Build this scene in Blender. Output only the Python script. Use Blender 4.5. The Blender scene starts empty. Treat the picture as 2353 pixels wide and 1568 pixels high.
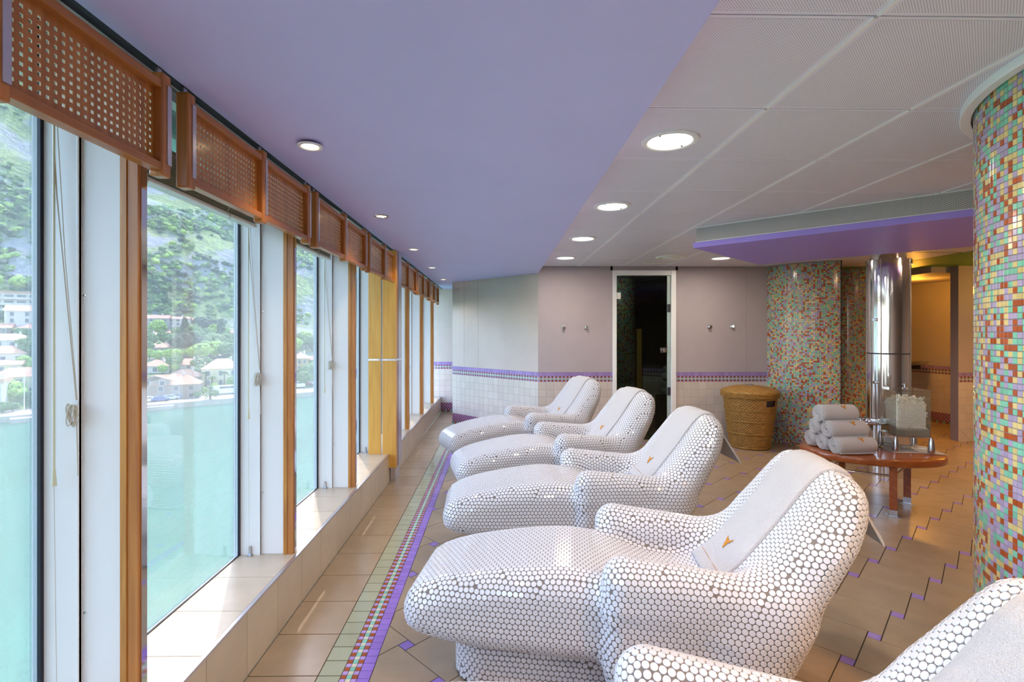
import bpy, bmesh, math, random
import numpy as np
from mathutils import Vector, Matrix, kdtree
random.seed(7)
RNG = np.random.RandomState(7)
SC = bpy.context.scene
COL = SC.collection
PI = math.pi
CAM_H = 1.485
WATER_Z = -18.5

# ------------------------------------------------------------------ mesh builder
def lin(c):
    """sRGB 0-255 to linear."""
    out = []
    for x in c[:3]:
        x = x / 255.0
        out.append(x / 12.92 if x <= 0.04045 else ((x + 0.055) / 1.055) ** 2.4)
    return tuple(out)

ORG = {}

class MB:
    def __init__(self):
        self.v = []; self.f = []; self.m = []; self.s = []; self.t = []
    def face(self, idx, mat=0, smooth=False, tint=(1, 1, 1)):
        self.f.append(tuple(idx)); self.m.append(mat); self.s.append(smooth); self.t.append(tint)
    def poly(self, pts, mat=0, tint=(1, 1, 1), smooth=False):
        b = len(self.v); self.v += [tuple(p) for p in pts]
        self.face(range(b, b + len(pts)), mat, smooth, tint)
    def box(self, a, b, mat=0, tint=(1, 1, 1), rot=None, piv=None):
        x0, y0, z0 = a; x1, y1, z1 = b
        P = [(x0, y0, z0), (x1, y0, z0), (x1, y1, z0), (x0, y1, z0), (x0, y0, z1), (x1, y0, z1), (x1, y1, z1), (x0, y1, z1)]
        if rot is not None:
            c = Vector(piv if piv else ((x0 + x1) / 2, (y0 + y1) / 2, (z0 + z1) / 2))
            P = [tuple(rot @ (Vector(p) - c) + c) for p in P]
        n = len(self.v); self.v += P
        for q in ((0, 3, 2, 1), (4, 5, 6, 7), (0, 1, 5, 4), (1, 2, 6, 5), (2, 3, 7, 6), (3, 0, 4, 7)):
            self.face([n + i for i in q], mat, False, tint)
        return self
    def prism(self, poly2, z0, z1, mat=0, tint=(1, 1, 1), smooth=False):
        """vertical prism over an xy polygon (counter clockwise)."""
        n = len(self.v); k = len(poly2)
        self.v += [(p[0], p[1], z0) for p in poly2] + [(p[0], p[1], z1) for p in poly2]
        self.face([n + i for i in range(k)][::-1], mat, False, tint)
        self.face([n + k + i for i in range(k)], mat, False, tint)
        for i in range(k):
            j = (i + 1) % k
            self.face((n + i, n + j, n + k + j, n + k + i), mat, smooth, tint)
        return self
    def tube(self, pts, r, seg=8, mat=0, cap=True, tint=(1, 1, 1)):
        pts = [Vector(p) for p in pts]
        rs = r if isinstance(r, (list, tuple)) else [r] * len(pts)
        n0 = len(self.v); up = None
        for i, p in enumerate(pts):
            d = (pts[min(i + 1, len(pts) - 1)] - pts[max(i - 1, 0)])
            d = d.normalized() if d.length > 1e-9 else Vector((0, 0, 1))
            if up is None:
                up = Vector((0, 0, 1)) if abs(d.z) < 0.9 else Vector((1, 0, 0))
            a = d.cross(up)
            a = a.normalized() if a.length > 1e-6 else d.orthogonal().normalized()
            b = d.cross(a).normalized(); up = -b if b.dot(up) < 0 else b
            up = a.cross(d)
            for k in range(seg):
                t = 2 * PI * k / seg
                self.v.append(tuple(p + (a * math.cos(t) + b * math.sin(t)) * rs[i]))
        for i in range(len(pts) - 1):
            for k in range(seg):
                k2 = (k + 1) % seg
                self.face((n0 + i * seg + k, n0 + i * seg + k2, n0 + (i + 1) * seg + k2, n0 + (i + 1) * seg + k), mat, True, tint)
        if cap:
            self.face([n0 + k for k in range(seg)][::-1], mat, False, tint)
            e = n0 + (len(pts) - 1) * seg
            self.face([e + k for k in range(seg)], mat, False, tint)
        return self
    def lathe(self, prof, c=(0, 0, 0), seg=24, mat=0, smooth=True, tint=(1, 1, 1), closed=False, axis=None):
        """prof: list of (r, z)."""
        n0 = len(self.v)
        for (r, z) in prof:
            for k in range(seg):
                t = 2 * PI * k / seg
                p = Vector((r * math.cos(t), r * math.sin(t), z))
                if axis is not None: p = axis @ p
                self.v.append((c[0] + p.x, c[1] + p.y, c[2] + p.z))
        m = len(prof)
        rng = range(m) if closed else range(m - 1)
        for i in rng:
            i2 = (i + 1) % m
            for k in range(seg):
                k2 = (k + 1) % seg
                self.face((n0 + i * seg + k, n0 + i * seg + k2, n0 + i2 * seg + k2, n0 + i2 * seg + k), mat, smooth, tint)
        if not closed:
            if prof[0][0] > 1e-6: self.face([n0 + k for k in range(seg)][::-1], mat, False, tint)
            if prof[-1][0] > 1e-6: self.face([n0 + (m - 1) * seg + k for k in range(seg)], mat, False, tint)
        return self
    def slab(self, pts, n, h, mat=0, tint=(1, 1, 1), bev=0.0):
        """raised tile: polygon pts (ccw seen from n), raised by h along n, sides down to base."""
        n = Vector(n); P = [Vector(p) for p in pts]; k = len(P)
        c = sum(P, Vector()) / k
        b0 = len(self.v)
        self.v += [tuple(p) for p in P]
        top = []
        for p in P:
            d = c - p
            q = p + n * h + (d.normalized() * bev if bev else Vector())
            top.append(tuple(q))
        self.v += top
        self.face([b0 + k + i for i in range(k)], mat, False, tint)
        for i in range(k):
            j = (i + 1) % k
            self.face((b0 + i, b0 + j, b0 + k + j, b0 + k + i), mat, False, tint)
        return self
    def build(self, name, mats, parent=None, kind=None, label=None, recalc=False):
        me = bpy.data.meshes.new(name)
        off = ORG.get(parent.name, Vector((0, 0, 0))) if parent else Vector((0, 0, 0))
        V = np.array(self.v, dtype=np.float64).reshape(-1, 3) - np.array(off)
        me.from_pydata([tuple(x) for x in V], [], self.f)
        if not isinstance(mats, (list, tuple)): mats = [mats]
        for m in mats: me.materials.append(m)
        me.polygons.foreach_set('material_index', self.m)
        me.polygons.foreach_set('use_smooth', self.s)
        if any(t != (1, 1, 1) for t in self.t):
            at = me.attributes.new('tint', 'FLOAT_COLOR', 'FACE')
            at.data.foreach_set('color', np.array([(t[0], t[1], t[2], 1.0) for t in self.t], dtype=np.float32).ravel())
        me.update()
        if any(self.s): me.set_sharp_from_angle(angle=math.radians(50))
        if recalc:
            bm = bmesh.new(); bm.from_mesh(me)
            bmesh.ops.recalc_face_normals(bm, faces=bm.faces); bm.to_mesh(me); bm.free()
        o = bpy.data.objects.new(name, me); COL.objects.link(o)
        if parent:
            o.parent = parent; ORG[o.name] = off
        if kind: o['kind'] = kind
        if label: o['label'] = label
        return o

def thing(name, label, cat, loc=(0, 0, 0), group=None):
    o = bpy.data.objects.new(name, None); COL.objects.link(o)
    o.empty_display_size = 0.1
    o.location = loc; ORG[o.name] = Vector(loc)
    o['label'] = label; o['category'] = cat
    if group: o['group'] = group
    return o

def tag(o, label, cat, group=None, kind=None):
    o['label'] = label; o['category'] = cat
    if group: o['group'] = group
    if kind: o['kind'] = kind
    return o

def copy_tree(o, parent=None):
    c = o.copy(); COL.objects.link(c)
    if parent: c.parent = parent
    for ch in [x for x in bpy.data.objects if x.parent == o]:
        copy_tree(ch, c)
    return c

def bevel(o, w=0.004, seg=2):
    m = o.modifiers.new('bevel', 'BEVEL'); m.width = w; m.segments = seg
    m.limit_method = 'ANGLE'; m.angle_limit = math.radians(40)
    m.harden_normals = False
    return o

# ------------------------------------------------------------------ materials
MATS = {}
def nt(name):
    m = bpy.data.materials.new(name); m.use_nodes = True
    t = m.node_tree; t.nodes.clear()
    out = t.nodes.new('ShaderNodeOutputMaterial'); b = t.nodes.new('ShaderNodeBsdfPrincipled')
    t.links.new(b.outputs[0], out.inputs[0])
    return m, t, b, out

def mat(name, col, rough=0.5, metal=0.0, var=0.0, vscale=8.0, bump=0.0, bscale=60.0, coat=0.0, tint=False,
        emit=None, estr=0.0, sheen=0.0, stretch=(1, 1, 1), var2=None, spec=None, space='Object'):
    m, t, b, out = nt(name)
    N = t.nodes; L = t.links
    c = lin(col)
    b.inputs['Base Color'].default_value = (*c, 1)
    b.inputs['Roughness'].default_value = rough
    b.inputs['Metallic'].default_value = metal
    b.inputs['Coat Weight'].default_value = coat
    b.inputs['Coat Roughness'].default_value = 0.08
    if spec is not None: b.inputs['Specular IOR Level'].default_value = spec
    if sheen: b.inputs['Sheen Weight'].default_value = sheen
    tc = N.new('ShaderNodeTexCoord'); mp = N.new('ShaderNodeMapping')
    mp.inputs['Scale'].default_value = stretch
    L.new(tc.outputs[space], mp.inputs[0])
    src = None
    if tint:
        a = N.new('ShaderNodeAttribute'); a.attribute_name = 'tint'
        mx = N.new('ShaderNodeMix'); mx.data_type = 'RGBA'; mx.blend_type = 'MULTIPLY'; mx.inputs[0].default_value = 1
        mx.inputs[6].default_value = (*c, 1); L.new(a.outputs['Color'], mx.inputs[7]); src = mx.outputs[2]
    if var > 0 or var2 is not None:
        n = N.new('ShaderNodeTexNoise'); n.inputs['Scale'].default_value = vscale
        n.inputs['Detail'].default_value = 5; n.inputs['Roughness'].default_value = 0.6
        L.new(mp.outputs[0], n.inputs[0])
        cr = N.new('ShaderNodeValToRGB')
        cr.color_ramp.elements[0].position = 0.3; cr.color_ramp.elements[1].position = 0.7
        if var2 is not None:
            d = lin(var2)
            cr.color_ramp.elements[0].color = (d[0] / max(c[0], 1e-4), d[1] / max(c[1], 1e-4), d[2] / max(c[2], 1e-4), 1)
            cr.color_ramp.elements[1].color = (1, 1, 1, 1)
        else:
            cr.color_ramp.elements[0].color = (1 - var, 1 - var, 1 - var, 1)
            cr.color_ramp.elements[1].color = (1 + var, 1 + var, 1 + var, 1)
        L.new(n.outputs[0], cr.inputs[0])
        mx = N.new('ShaderNodeMix'); mx.data_type = 'RGBA'; mx.blend_type = 'MULTIPLY'; mx.inputs[0].default_value = 1
        if src: L.new(src, mx.inputs[6])
        else: mx.inputs[6].default_value = (*c, 1)
        L.new(cr.outputs[0], mx.inputs[7]); src = mx.outputs[2]
    if src: L.new(src, b.inputs['Base Color'])
    if bump > 0:
        n = N.new('ShaderNodeTexNoise'); n.inputs['Scale'].default_value = bscale; n.inputs['Detail'].default_value = 4
        L.new(mp.outputs[0], n.inputs[0])
        bp = N.new('ShaderNodeBump'); bp.inputs['Strength'].default_value = bump; bp.inputs['Distance'].default_value = 0.01
        L.new(n.outputs[0], bp.inputs['Height']); L.new(bp.outputs[0], b.inputs['Normal'])
    if emit:
        b.inputs['Emission Color'].default_value = (*lin(emit), 1); b.inputs['Emission Strength'].default_value = estr
    MATS[name] = m
    return m

def wood(name, c1, c2, axis='z', rough=0.35, scale=9.0, coat=0.3):
    m, t, b, out = nt(name); N = t.nodes; L = t.links
    tc = N.new('ShaderNodeTexCoord'); mp = N.new('ShaderNodeMapping')
    st = {'x': (0.06, 1, 1), 'y': (1, 0.06, 1), 'z': (1, 1, 0.06)}[axis]
    mp.inputs['Scale'].default_value = st; L.new(tc.outputs['Object'], mp.inputs[0])
    n = N.new('ShaderNodeTexNoise'); n.inputs['Scale'].default_value = scale * 8; n.inputs['Detail'].default_value = 6
    n.inputs['Distortion'].default_value = 0.4
    L.new(mp.outputs[0], n.inputs[0])
    cr = N.new('ShaderNodeValToRGB'); e = cr.color_ramp.elements
    e[0].position = 0.32; e[0].color = (*lin(c2), 1); e[1].position = 0.66; e[1].color = (*lin(c1), 1)
    L.new(n.outputs[0], cr.inputs[0]); L.new(cr.outputs[0], b.inputs['Base Color'])
    b.inputs['Roughness'].default_value = rough; b.inputs['Coat Weight'].default_value = coat
    b.inputs['Coat Roughness'].default_value = 0.15
    MATS[name] = m
    return m

W_VAL = wood('valance_wood', (196, 128, 60), (168, 102, 42), 'z', 0.35, 6)
W_RAIL = wood('rail_wood', (192, 124, 56), (164, 98, 38), 'y', 0.35, 6)
W_POST = wood('post_wood', (205, 145, 70), (170, 108, 42), 'z', 0.4, 8)
W_COLM = wood('column_wood', (232, 178, 84), (216, 158, 66), 'z', 0.4, 5)
W_TAB = wood('table_wood', (164, 86, 34), (132, 62, 22), 'x', 0.28, 5, 0.5)
M_CHROME = mat('chrome', (228, 228, 230), 0.07, 1.0)
M_STEEL = mat('brushed_steel', (200, 200, 205), 0.22, 1.0)
M_STRIP = mat('satin_strip', (205, 200, 205), 0.3, 0.8)
M_WHITE = mat('white_enamel', (242, 244, 248), 0.28)
M_WHITE2 = mat('white_plastic', (238, 238, 236), 0.4)
M_GASKET = mat('black_rubber', (16, 20, 40), 0.5)
M_DARK = mat('dark_recess', (48, 46, 58), 0.7)
M_BLACK = mat('black_plastic', (18, 18, 18), 0.4)
M_PURPLE = mat('lilac_ceiling_paint', (202, 200, 252), 0.55, var=0.02, vscale=2)
M_PURPLE2 = mat('violet_slab_paint', (172, 150, 255), 0.5, var=0.03, vscale=3)
M_GREENC = mat('green_lit_ceiling', (96, 140, 44), 0.5)  # green light on the ceiling put into its colour
M_WALL = mat('pink_grey_wall', (176, 166, 172), 0.6, var=0.03, vscale=5, bump=0.05, bscale=250)
M_WALL2 = mat('pale_grey_wall', (196, 182, 176), 0.6, var=0.03, vscale=5, bump=0.05, bscale=250)
M_GROUT = mat('floor_grout', (62, 52, 44), 0.85)
M_GROUTL = mat('light_grout', (150, 138, 150), 0.85)
M_FTILE = mat('stone_floor_tile', (166, 145, 121), 0.27, tint=True, var=0.08, vscale=7, bump=0.04, bscale=40, spec=0.85)
M_GLZ = mat('glazed_tile', (255, 255, 255), 0.14, tint=True, var=0.02, vscale=9)
M_KTILE = mat('kerb_tile', (196, 180, 158), 0.28, tint=True, var=0.07, vscale=7, bump=0.03, bscale=40)
M_TILE = mat('penny_tile_white', (214, 213, 219), 0.1, coat=0.4)
M_PGROUT = mat('penny_tile_grout', (120, 110, 104), 0.8)
M_TOWEL = mat('terry_cotton', (214, 210, 213), 0.95, bump=1.0, bscale=260, sheen=0.3)
M_EMB = mat('gold_thread', (196, 128, 28), 0.6, bump=0.3, bscale=600)
M_CPANEL = None
# ------------------------------------------------------------------ more materials
def perforated(name, col, dark, pitch, frac, rough=0.45, axes=('x', 'y')):
    """metal sheet with a staggered grid of small punched holes."""
    m, t, b, out = nt(name); N = t.nodes; L = t.links
    tc = N.new('ShaderNodeTexCoord'); sp = N.new('ShaderNodeSeparateXYZ'); L.new(tc.outputs['Object'], sp.inputs[0])
    def M(op, a, c=None, d=None):
        n = N.new('ShaderNodeMath'); n.operation = op
        for i, x in enumerate((a, c, d)):
            if x is None: continue
            if isinstance(x, (int, float)): n.inputs[i].default_value = x
            else: L.new(x, n.inputs[i])
        return n.outputs[0]
    ix = {'x': 0, 'y': 1, 'z': 2}
    X = sp.outputs[ix[axes[0]]]; Y = sp.outputs[ix[axes[1]]]
    a = M('ADD', X, Y); c = M('SUBTRACT', X, Y)
    k = 1.0 / (pitch * 1.4142)
    fa = M('SUBTRACT', M('FRACT', M('MULTIPLY', a, k)), 0.5); fc = M('SUBTRACT', M('FRACT', M('MULTIPLY', c, k)), 0.5)
    r2 = M('ADD', M('MULTIPLY', fa, fa), M('MULTIPLY', fc, fc))
    hole = M('LESS_THAN', r2, frac * frac)
    # unpunched margins between panels are handled with plain strips of geometry
    mx = N.new('ShaderNodeMix'); mx.data_type = 'RGBA'
    mx.inputs[6].default_value = (*lin(col), 1); mx.inputs[7].default_value = (*lin(dark), 1)
    L.new(hole, mx.inputs[0]); L.new(mx.outputs[2], b.inputs['Base Color'])
    b.inputs['Roughness'].default_value = rough
    return m
M_CPANEL = perforated('perforated_ceiling_panel', (238, 236, 252), (96, 88, 92), 0.0062, 0.2)
M_CJOINT = mat('ceiling_margin', (238, 236, 252), 0.45)
M_CRAIL = mat('ceiling_rail', (250, 248, 252), 0.3)
M_PERFB = perforated('perforated_band', (214, 212, 216), (70, 68, 74), 0.0085, 0.3, axes=('x', 'z'))

def glass_mat(name, dirt_haze=0.06, col=(1, 1, 1)):
    m = bpy.data.materials.new(name); m.use_nodes = True; t = m.node_tree; t.nodes.clear(); N = t.nodes; L = t.links
    out = N.new('ShaderNodeOutputMaterial')
    tr = N.new('ShaderNodeBsdfTransparent'); tr.inputs[0].default_value = (*col, 1)
    gl = N.new('ShaderNodeBsdfGlossy'); gl.inputs['Roughness'].default_value = 0.0
    fr = N.new('ShaderNodeFresnel'); fr.inputs[0].default_value = 1.45
    ma = N.new('ShaderNodeMath'); ma.operation = 'MULTIPLY'; ma.inputs[1].default_value = 0.7
    L.new(fr.outputs[0], ma.inputs[0])
    m1 = N.new('ShaderNodeMixShader'); L.new(ma.outputs[0], m1.inputs[0]); L.new(tr.outputs[0], m1.inputs[1]); L.new(gl.outputs[0], m1.inputs[2])
    if dirt_haze > 0:
        # salt film with runs on the pane, also stands in for distant haze
        tl = N.new('ShaderNodeBsdfTranslucent'); tl.inputs[0].default_value = (0.95, 0.97, 0.95, 1)
        df = N.new('ShaderNodeBsdfDiffuse'); df.inputs[0].default_value = (0.9, 0.95, 1, 1)
        ad = N.new('ShaderNodeMixShader'); ad.inputs[0].default_value = 0.5
        L.new(tl.outputs[0], ad.inputs[1]); L.new(df.outputs[0], ad.inputs[2])
        tc = N.new('ShaderNodeTexCoord'); mp = N.new('ShaderNodeMapping'); mp.inputs['Scale'].default_value = (1, 14, 0.6)
        L.new(tc.outputs['Object'], mp.inputs[0])
        n = N.new('ShaderNodeTexNoise'); n.inputs['Scale'].default_value = 2.2; n.inputs['Detail'].default_value = 6
        L.new(mp.outputs[0], n.inputs[0])
        mr = N.new('ShaderNodeMapRange'); mr.inputs[1].default_value = 0.3; mr.inputs[2].default_value = 0.75
        mr.inputs[3].default_value = dirt_haze * 0.85; mr.inputs[4].default_value = dirt_haze * 1.2
        L.new(n.outputs[0], mr.inputs[0])
        m2 = N.new('ShaderNodeMixShader'); L.new(mr.outputs[0], m2.inputs[0]); L.new(m1.outputs[0], m2.inputs[1]); L.new(ad.outputs[0], m2.inputs[2])
        L.new(m2.outputs[0], out.inputs[0])
    else:
        L.new(m1.outputs[0], out.inputs[0])
    return m
M_PANE = glass_mat('window_glass', 0.065)
M_DGLASS = glass_mat('door_glass', 0.0, (0.62, 0.68, 0.64))
M_ACRYL = glass_mat('clear_acrylic', 0.03, (0.97, 0.97, 0.95))

# ------------------------------------------------------------------ floor
KX = -1.085          # kerb face
def clip_half(poly, a, b, c):
    """keep a*x+b*y>=c"""
    out = []
    n = len(poly)
    for i in range(n):
        p, q = poly[i], poly[(i + 1) % n]
        dp = a * p[0] + b * p[1] - c; dq = a * q[0] + b * q[1] - c
        if dp >= 0: out.append(p)
        if (dp >= 0) != (dq >= 0):
            t = dp / (dp - dq); out.append((p[0] + (q[0] - p[0]) * t, p[1] + (q[1] - p[1]) * t))
    return out
Y_NEAR, Y_FAR, X_FAR = -2.6, 9.4, 8.6
fl = MB()
fl.box((KX, Y_NEAR, -0.2), (X_FAR, Y_FAR, 0.0), 0)
fb = MB()
TH = 0.0022
def ftile(mb, poly, mat, tint, g=0.0012, n=(0, 0, 1), bev=0.0012):
    if len(poly) < 3: return
    c = (sum(p[0] for p in poly) / len(poly), sum(p[1] for p in poly) / len(poly))
    q = []
    for p in poly:
        d = math.hypot(p[0] - c[0], p[1] - c[1])
        if d < 1e-6: return
        k = max(0.0, 1 - g * 1.41 / d); q.append((c[0] + (p[0] - c[0]) * k, c[1] + (p[1] - c[1]) * k, 0.0))
    mb.slab(q, n, TH, mat, tint, bev)
rr = random.Random(3)
def vary(c, a):
    k = 1 + rr.uniform(-a, a)
    return tuple(max(0, x * k) for x in c)
Y0T = 2.471 - 0.30 * 17
for i in range(42):
    y = Y0T + 0.30 * i
    if y > Y_FAR: break
    ftile(fl, [(KX + 0.002, y), (-0.781, y), (-0.781, min(y + 0.3, Y_FAR)), (KX + 0.002, min(y + 0.3, Y_FAR))], 1, vary((1.0, 1.0, 1.0), 0.05), 0.0022)
GREENT = lin((168, 173, 150)); PURT = lin((150, 118, 208)); BRN = lin((158, 82, 44)); TEAL = lin((132, 196, 184)); LIL = lin((176, 150, 214)); CRM = lin((206, 206, 190))
y = Y0T; k = 0
while y < 8.2:
    ftile(fl, [(-0.781, y), (-0.681, y), (-0.681, y + 0.0985), (-0.781, y + 0.0985)], 2, vary(GREENT, 0.05), 0.0016)
    y += 0.1
y = -0.4; k = 0
while y < 8.2:
    for c in range(3):
        x0 = -0.681 + 0.0245 * c
        if c == 1: col = TEAL if (k % 2 == 0) else CRM
        else: col = BRN if ((k + (0 if c == 0 else 0)) % 2 == 0) else LIL
        ftile(fl, [(x0, y), (x0 + 0.0245, y), (x0 + 0.0245, y + 0.025), (x0, y + 0.025)], 2, vary(col, 0.1), 0.001, bev=0.001)
    if k % 2 == 0:
        ftile(fl, [(-0.6075, y), (-0.552, y), (-0.552, y + 0.05), (-0.6075, y + 0.05)], 2, vary(PURT, 0.09), 0.0013)
    y += 0.025; k += 1
# pinwheel field
Lq, Sq = 0.310, 0.057
e1 = (0.70711, 0.70711); e2 = (-0.70711, 0.70711)
av = (Lq * e1[0] - Sq * e2[0], Lq * e1[1] - Sq * e2[1]); bv = (Sq * e1[0] + Lq * e2[0], Sq * e1[1] + Lq * e2[1])
sc0 = (1.836, 2.414)     # centre of one small tile
O0 = (sc0[0] - (e1[0] * (Lq + Sq / 2) + e2[0] * (Lq - Sq / 2)), sc0[1] - (e1[1] * (Lq + Sq / 2) + e2[1] * (Lq - Sq / 2)))
def sq(o, a, b, s):
    return [(o[0] + e1[0] * (a + i * s) + e2[0] * (b + j * s), o[1] + e1[1] * (a + i * s) + e2[1] * (b + j * s)) for i, j in ((0, 0), (1, 0), (1, 1), (0, 1))]
for i in range(-40, 45):
    for j in range(-40, 45):
        o = (O0[0] + i * av[0] + j * bv[0], O0[1] + i * av[1] + j * bv[1])
        if not (-1.2 < o[0] < 7.6 and -0.9 < o[1] < 8.9): continue
        P = clip_half(sq(o, 0, 0, Lq), 1, 0, -0.552)
        if len(P) > 2: ftile(fl, P, 1, vary((1, 1, 1), 0.06), 0.002)
        P = clip_half(sq(o, Lq, Lq - Sq, Sq), 1, 0, -0.552)
        if len(P) > 2: ftile(fl, P, 2, vary(lin((156, 128, 200)), 0.07), 0.002)
fo = fl.build('floor', [M_GROUT, M_FTILE, M_GLZ], kind='structure')

# ------------------------------------------------------------------ kerb and sill along the windows
SZ = 0.285
kb = MB()
kb.box((-1.40, Y_NEAR, 0.0), (KX - 0.003, Y_FAR, SZ - 0.004), 0)
for i in range(42):
    y = Y0T + 0.30 * i
    if y > Y_FAR - 0.05: break
    y1 = min(y + 0.3, Y_FAR)
    t = vary((1, 1, 1), 0.05)
    kb.slab([(KX - 0.003, y + 0.0012, 0.002), (KX - 0.003, y1 - 0.0012, 0.002), (KX - 0.003, y1 - 0.0012, SZ - 0.012), (KX - 0.003, y + 0.0012, SZ - 0.012)], (1, 0, 0), 0.003, 1, t, 0.0008)
    t = vary((1, 1, 1), 0.05)
    kb.slab([(-1.396, y + 0.001, SZ - 0.004), (-1.102, y + 0.001, SZ - 0.004), (-1.102, y1 - 0.001, SZ - 0.004), (-1.396, y1 - 0.001, SZ - 0.004)], (0, 0, 1), 0.004, 1, t, 0.0008)
# metal nosing
kb.box((-1.101, Y_NEAR, SZ - 0.012), (KX + 0.001, Y_FAR, SZ + 0.0005), 2)
kb.build('wall_left', [M_GROUT, M_KTILE, M_STRIP], kind='structure')
# hull below the sill, outside
hb = MB(); hb.box((-1.43, -3.2, -17.9), (-1.401, 10.2, 0.27), 0)
hb.build('wall_left', [M_WHITE], kind='structure')
# head above the windows, eave outside
hd = MB()
hd.box((-1.45, Y_NEAR, 2.45), (-1.26, Y_FAR, 2.62), 1); hd.box((-1.26, Y_NEAR, 2.44), (-1.05, Y_FAR, 2.62), 0)
hd.box((-1.650, -3.2, 2.35), (-1.45, 10.2, 2.75), 1)
hd.box((-1.06, Y_NEAR, 2.305), (-1.045, Y_FAR, 2.34), 0)
hd.build('trim', [M_DARK, M_WHITE], kind='structure')

# ------------------------------------------------------------------ ceilings
CZ = 2.40; PZ = 2.305; PX = 0.545
c1 = MB()
c1.box((-1.047, Y_NEAR, PZ), (PX, Y_FAR, PZ + 0.3), 0)
c1.build('ceiling', [M_PURPLE], kind='structure')
c2 = MB()
c2.box((PX, Y_NEAR, CZ + 0.02), (X_FAR, Y_FAR, CZ + 0.3), 1)
XJ = [1.092 + 0.597 * i for i in range(-1, 8)]; YJ = [1.425 + 0.5955 * i for i in range(-7, 14)]
for i in range(len(XJ) - 1):
    for j in range(len(YJ) - 1):
        x0, x1, y0, y1 = XJ[i], XJ[i + 1], YJ[j], YJ[j + 1]
        x0 = max(x0, PX + 0.001); 
        if x0 >= x1 or y0 > 6.87: continue
        if x0 > 4.7 and y0 > 5.0: continue
        y1c = min(y1, 6.86)
        g = 0.006; h = 0.0025
        c2.box((x0 + g, y0 + h, CZ), (x1 - g, y1c - h, CZ + 0.019), 1)
        mx_ = 0.016
        if y1c - y0 > 0.06 and x1 - x0 > 0.06:
            c2.poly([(x0 + g + mx_, y0 + mx_, CZ - 0.0006), (x0 + g + mx_, y1c - mx_, CZ - 0.0006), (x1 - g - mx_, y1c - mx_, CZ - 0.0006), (x1 - g - mx_, y0 + mx_, CZ - 0.0006)], 0)
for i in range(1, len(XJ)):
    for j in range(len(YJ) - 1):
        if YJ[j] > 6.8: continue
        if XJ[i] > 4.7 and YJ[j] > 5: continue
        c2.box((XJ[i] - 0.0062, YJ[j] + 0.006, CZ - 0.004), (XJ[i] + 0.0062, min(YJ[j + 1] - 0.006, 6.86), CZ + 0.018), 2)
c2.build('ceiling', [M_CPANEL, M_CJOINT, M_CRAIL], kind='structure')
c3 = MB(); c3.box((4.72, 5.05, CZ), (X_FAR, Y_FAR, CZ + 0.019), 0)
c3.build('ceiling', [M_GREENC], kind='structure')

# ------------------------------------------------------------------ tiled walls
def wall_tiles(mb, A, B, nrm, end_style='diamond', z_top=0.94):
    """wainscot between floor points A and B on a plane wall; nrm faces the room. materials: 1 = glazed tint"""
    A = Vector(A); B = Vector(B); n = Vector(nrm); L = (B - A).length; d = (B - A) / L
    flip = d.cross(Vector((0, 0, 1))).dot(n) < 0
    def T(u0, u1, z0, z1, tint, g=0.0008, h=0.002):
        u0 = max(0, u0); u1 = min(L, u1)
        if u1 - u0 < 0.004: return
        P = [A + d * (u0 + g) + Vector((0, 0, z0 + g)), A + d * (u1 - g) + Vector((0, 0, z0 + g)), A + d * (u1 - g) + Vector((0, 0, z1 - g)), A + d * (u0 + g) + Vector((0, 0, z1 - g))]
        if flip: P = P[::-1]
        mb.slab(P, n, h, 1, tint, 0.0006)
    W = lin((206, 196, 190)); PU = lin((156, 132, 192)); 
    p = 0.026
    m = int(L / p) + 2
    z = z_top
    for k in range(int(L / 0.052) + 1): T(k * 0.052, (k + 1) * 0.052, z - 0.052, z, vary(PU, 0.12))
    z -= 0.052
    for r in range(3):
        for k in range(m):
            if r == 1: c = lin((150, 178, 176)) if k % 2 else lin((190, 186, 182))
            else: c = lin((138, 74, 66)) if k % 2 else lin((172, 152, 196))
            T(k * p, (k + 1) * p, z - 0.026, z, vary(c, 0.08), 0.0005)
        z -= 0.026
    for r in range(6):
        for k in range(int(L / 0.106) + 1):
            T(k * 0.106, (k + 1) * 0.106, z - 0.106, z, vary(W, 0.045), 0.001)
        z -= 0.106
    z0 = z
    if end_style == 'diamond':
        for k in range(int(L / z0) + 1):
            u0, u1 = k * z0, (k + 1) * z0; um = (u0 + u1) / 2; zm = z0 / 2
            if u1 > L: break
            for tri in (((u0, 0), (u1, 0), (um, zm)), ((u1, 0), (u1, z0), (um, zm)), ((u1, z0), (u0, z0), (um, zm)), ((u0, z0), (u0, 0), (um, zm))):
                cx = sum(q[0] for q in tri) / 3; cz = sum(q[1] for q in tri) / 3
                P = [A + d * (cx + (q[0] - cx) * 0.965) + Vector((0, 0, cz + (q[1] - cz) * 0.965)) for q in tri]
                if flip: P = P[::-1]
                mb.slab(P, n, 0.002, 1, vary(W, 0.04), 0.0006)
    else:
        h = 0.026; r = 0; z = z0
        while z > 0.056:
            for k in range(m):
                c = lin((128, 64, 74)) if (k + r) % 2 else lin((176, 140, 184))
                T(k * p, (k + 1) * p, z - h, z, vary(c, 0.08), 0.0005)
            z -= h; r += 1
        for k in range(int(L / 0.05) + 1):
            T(k * 0.05, (k + 1) * 0.05, 0.0, z, vary(lin((150, 86, 70)) if k % 2 else lin((132, 160, 156)), 0.06))
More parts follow.
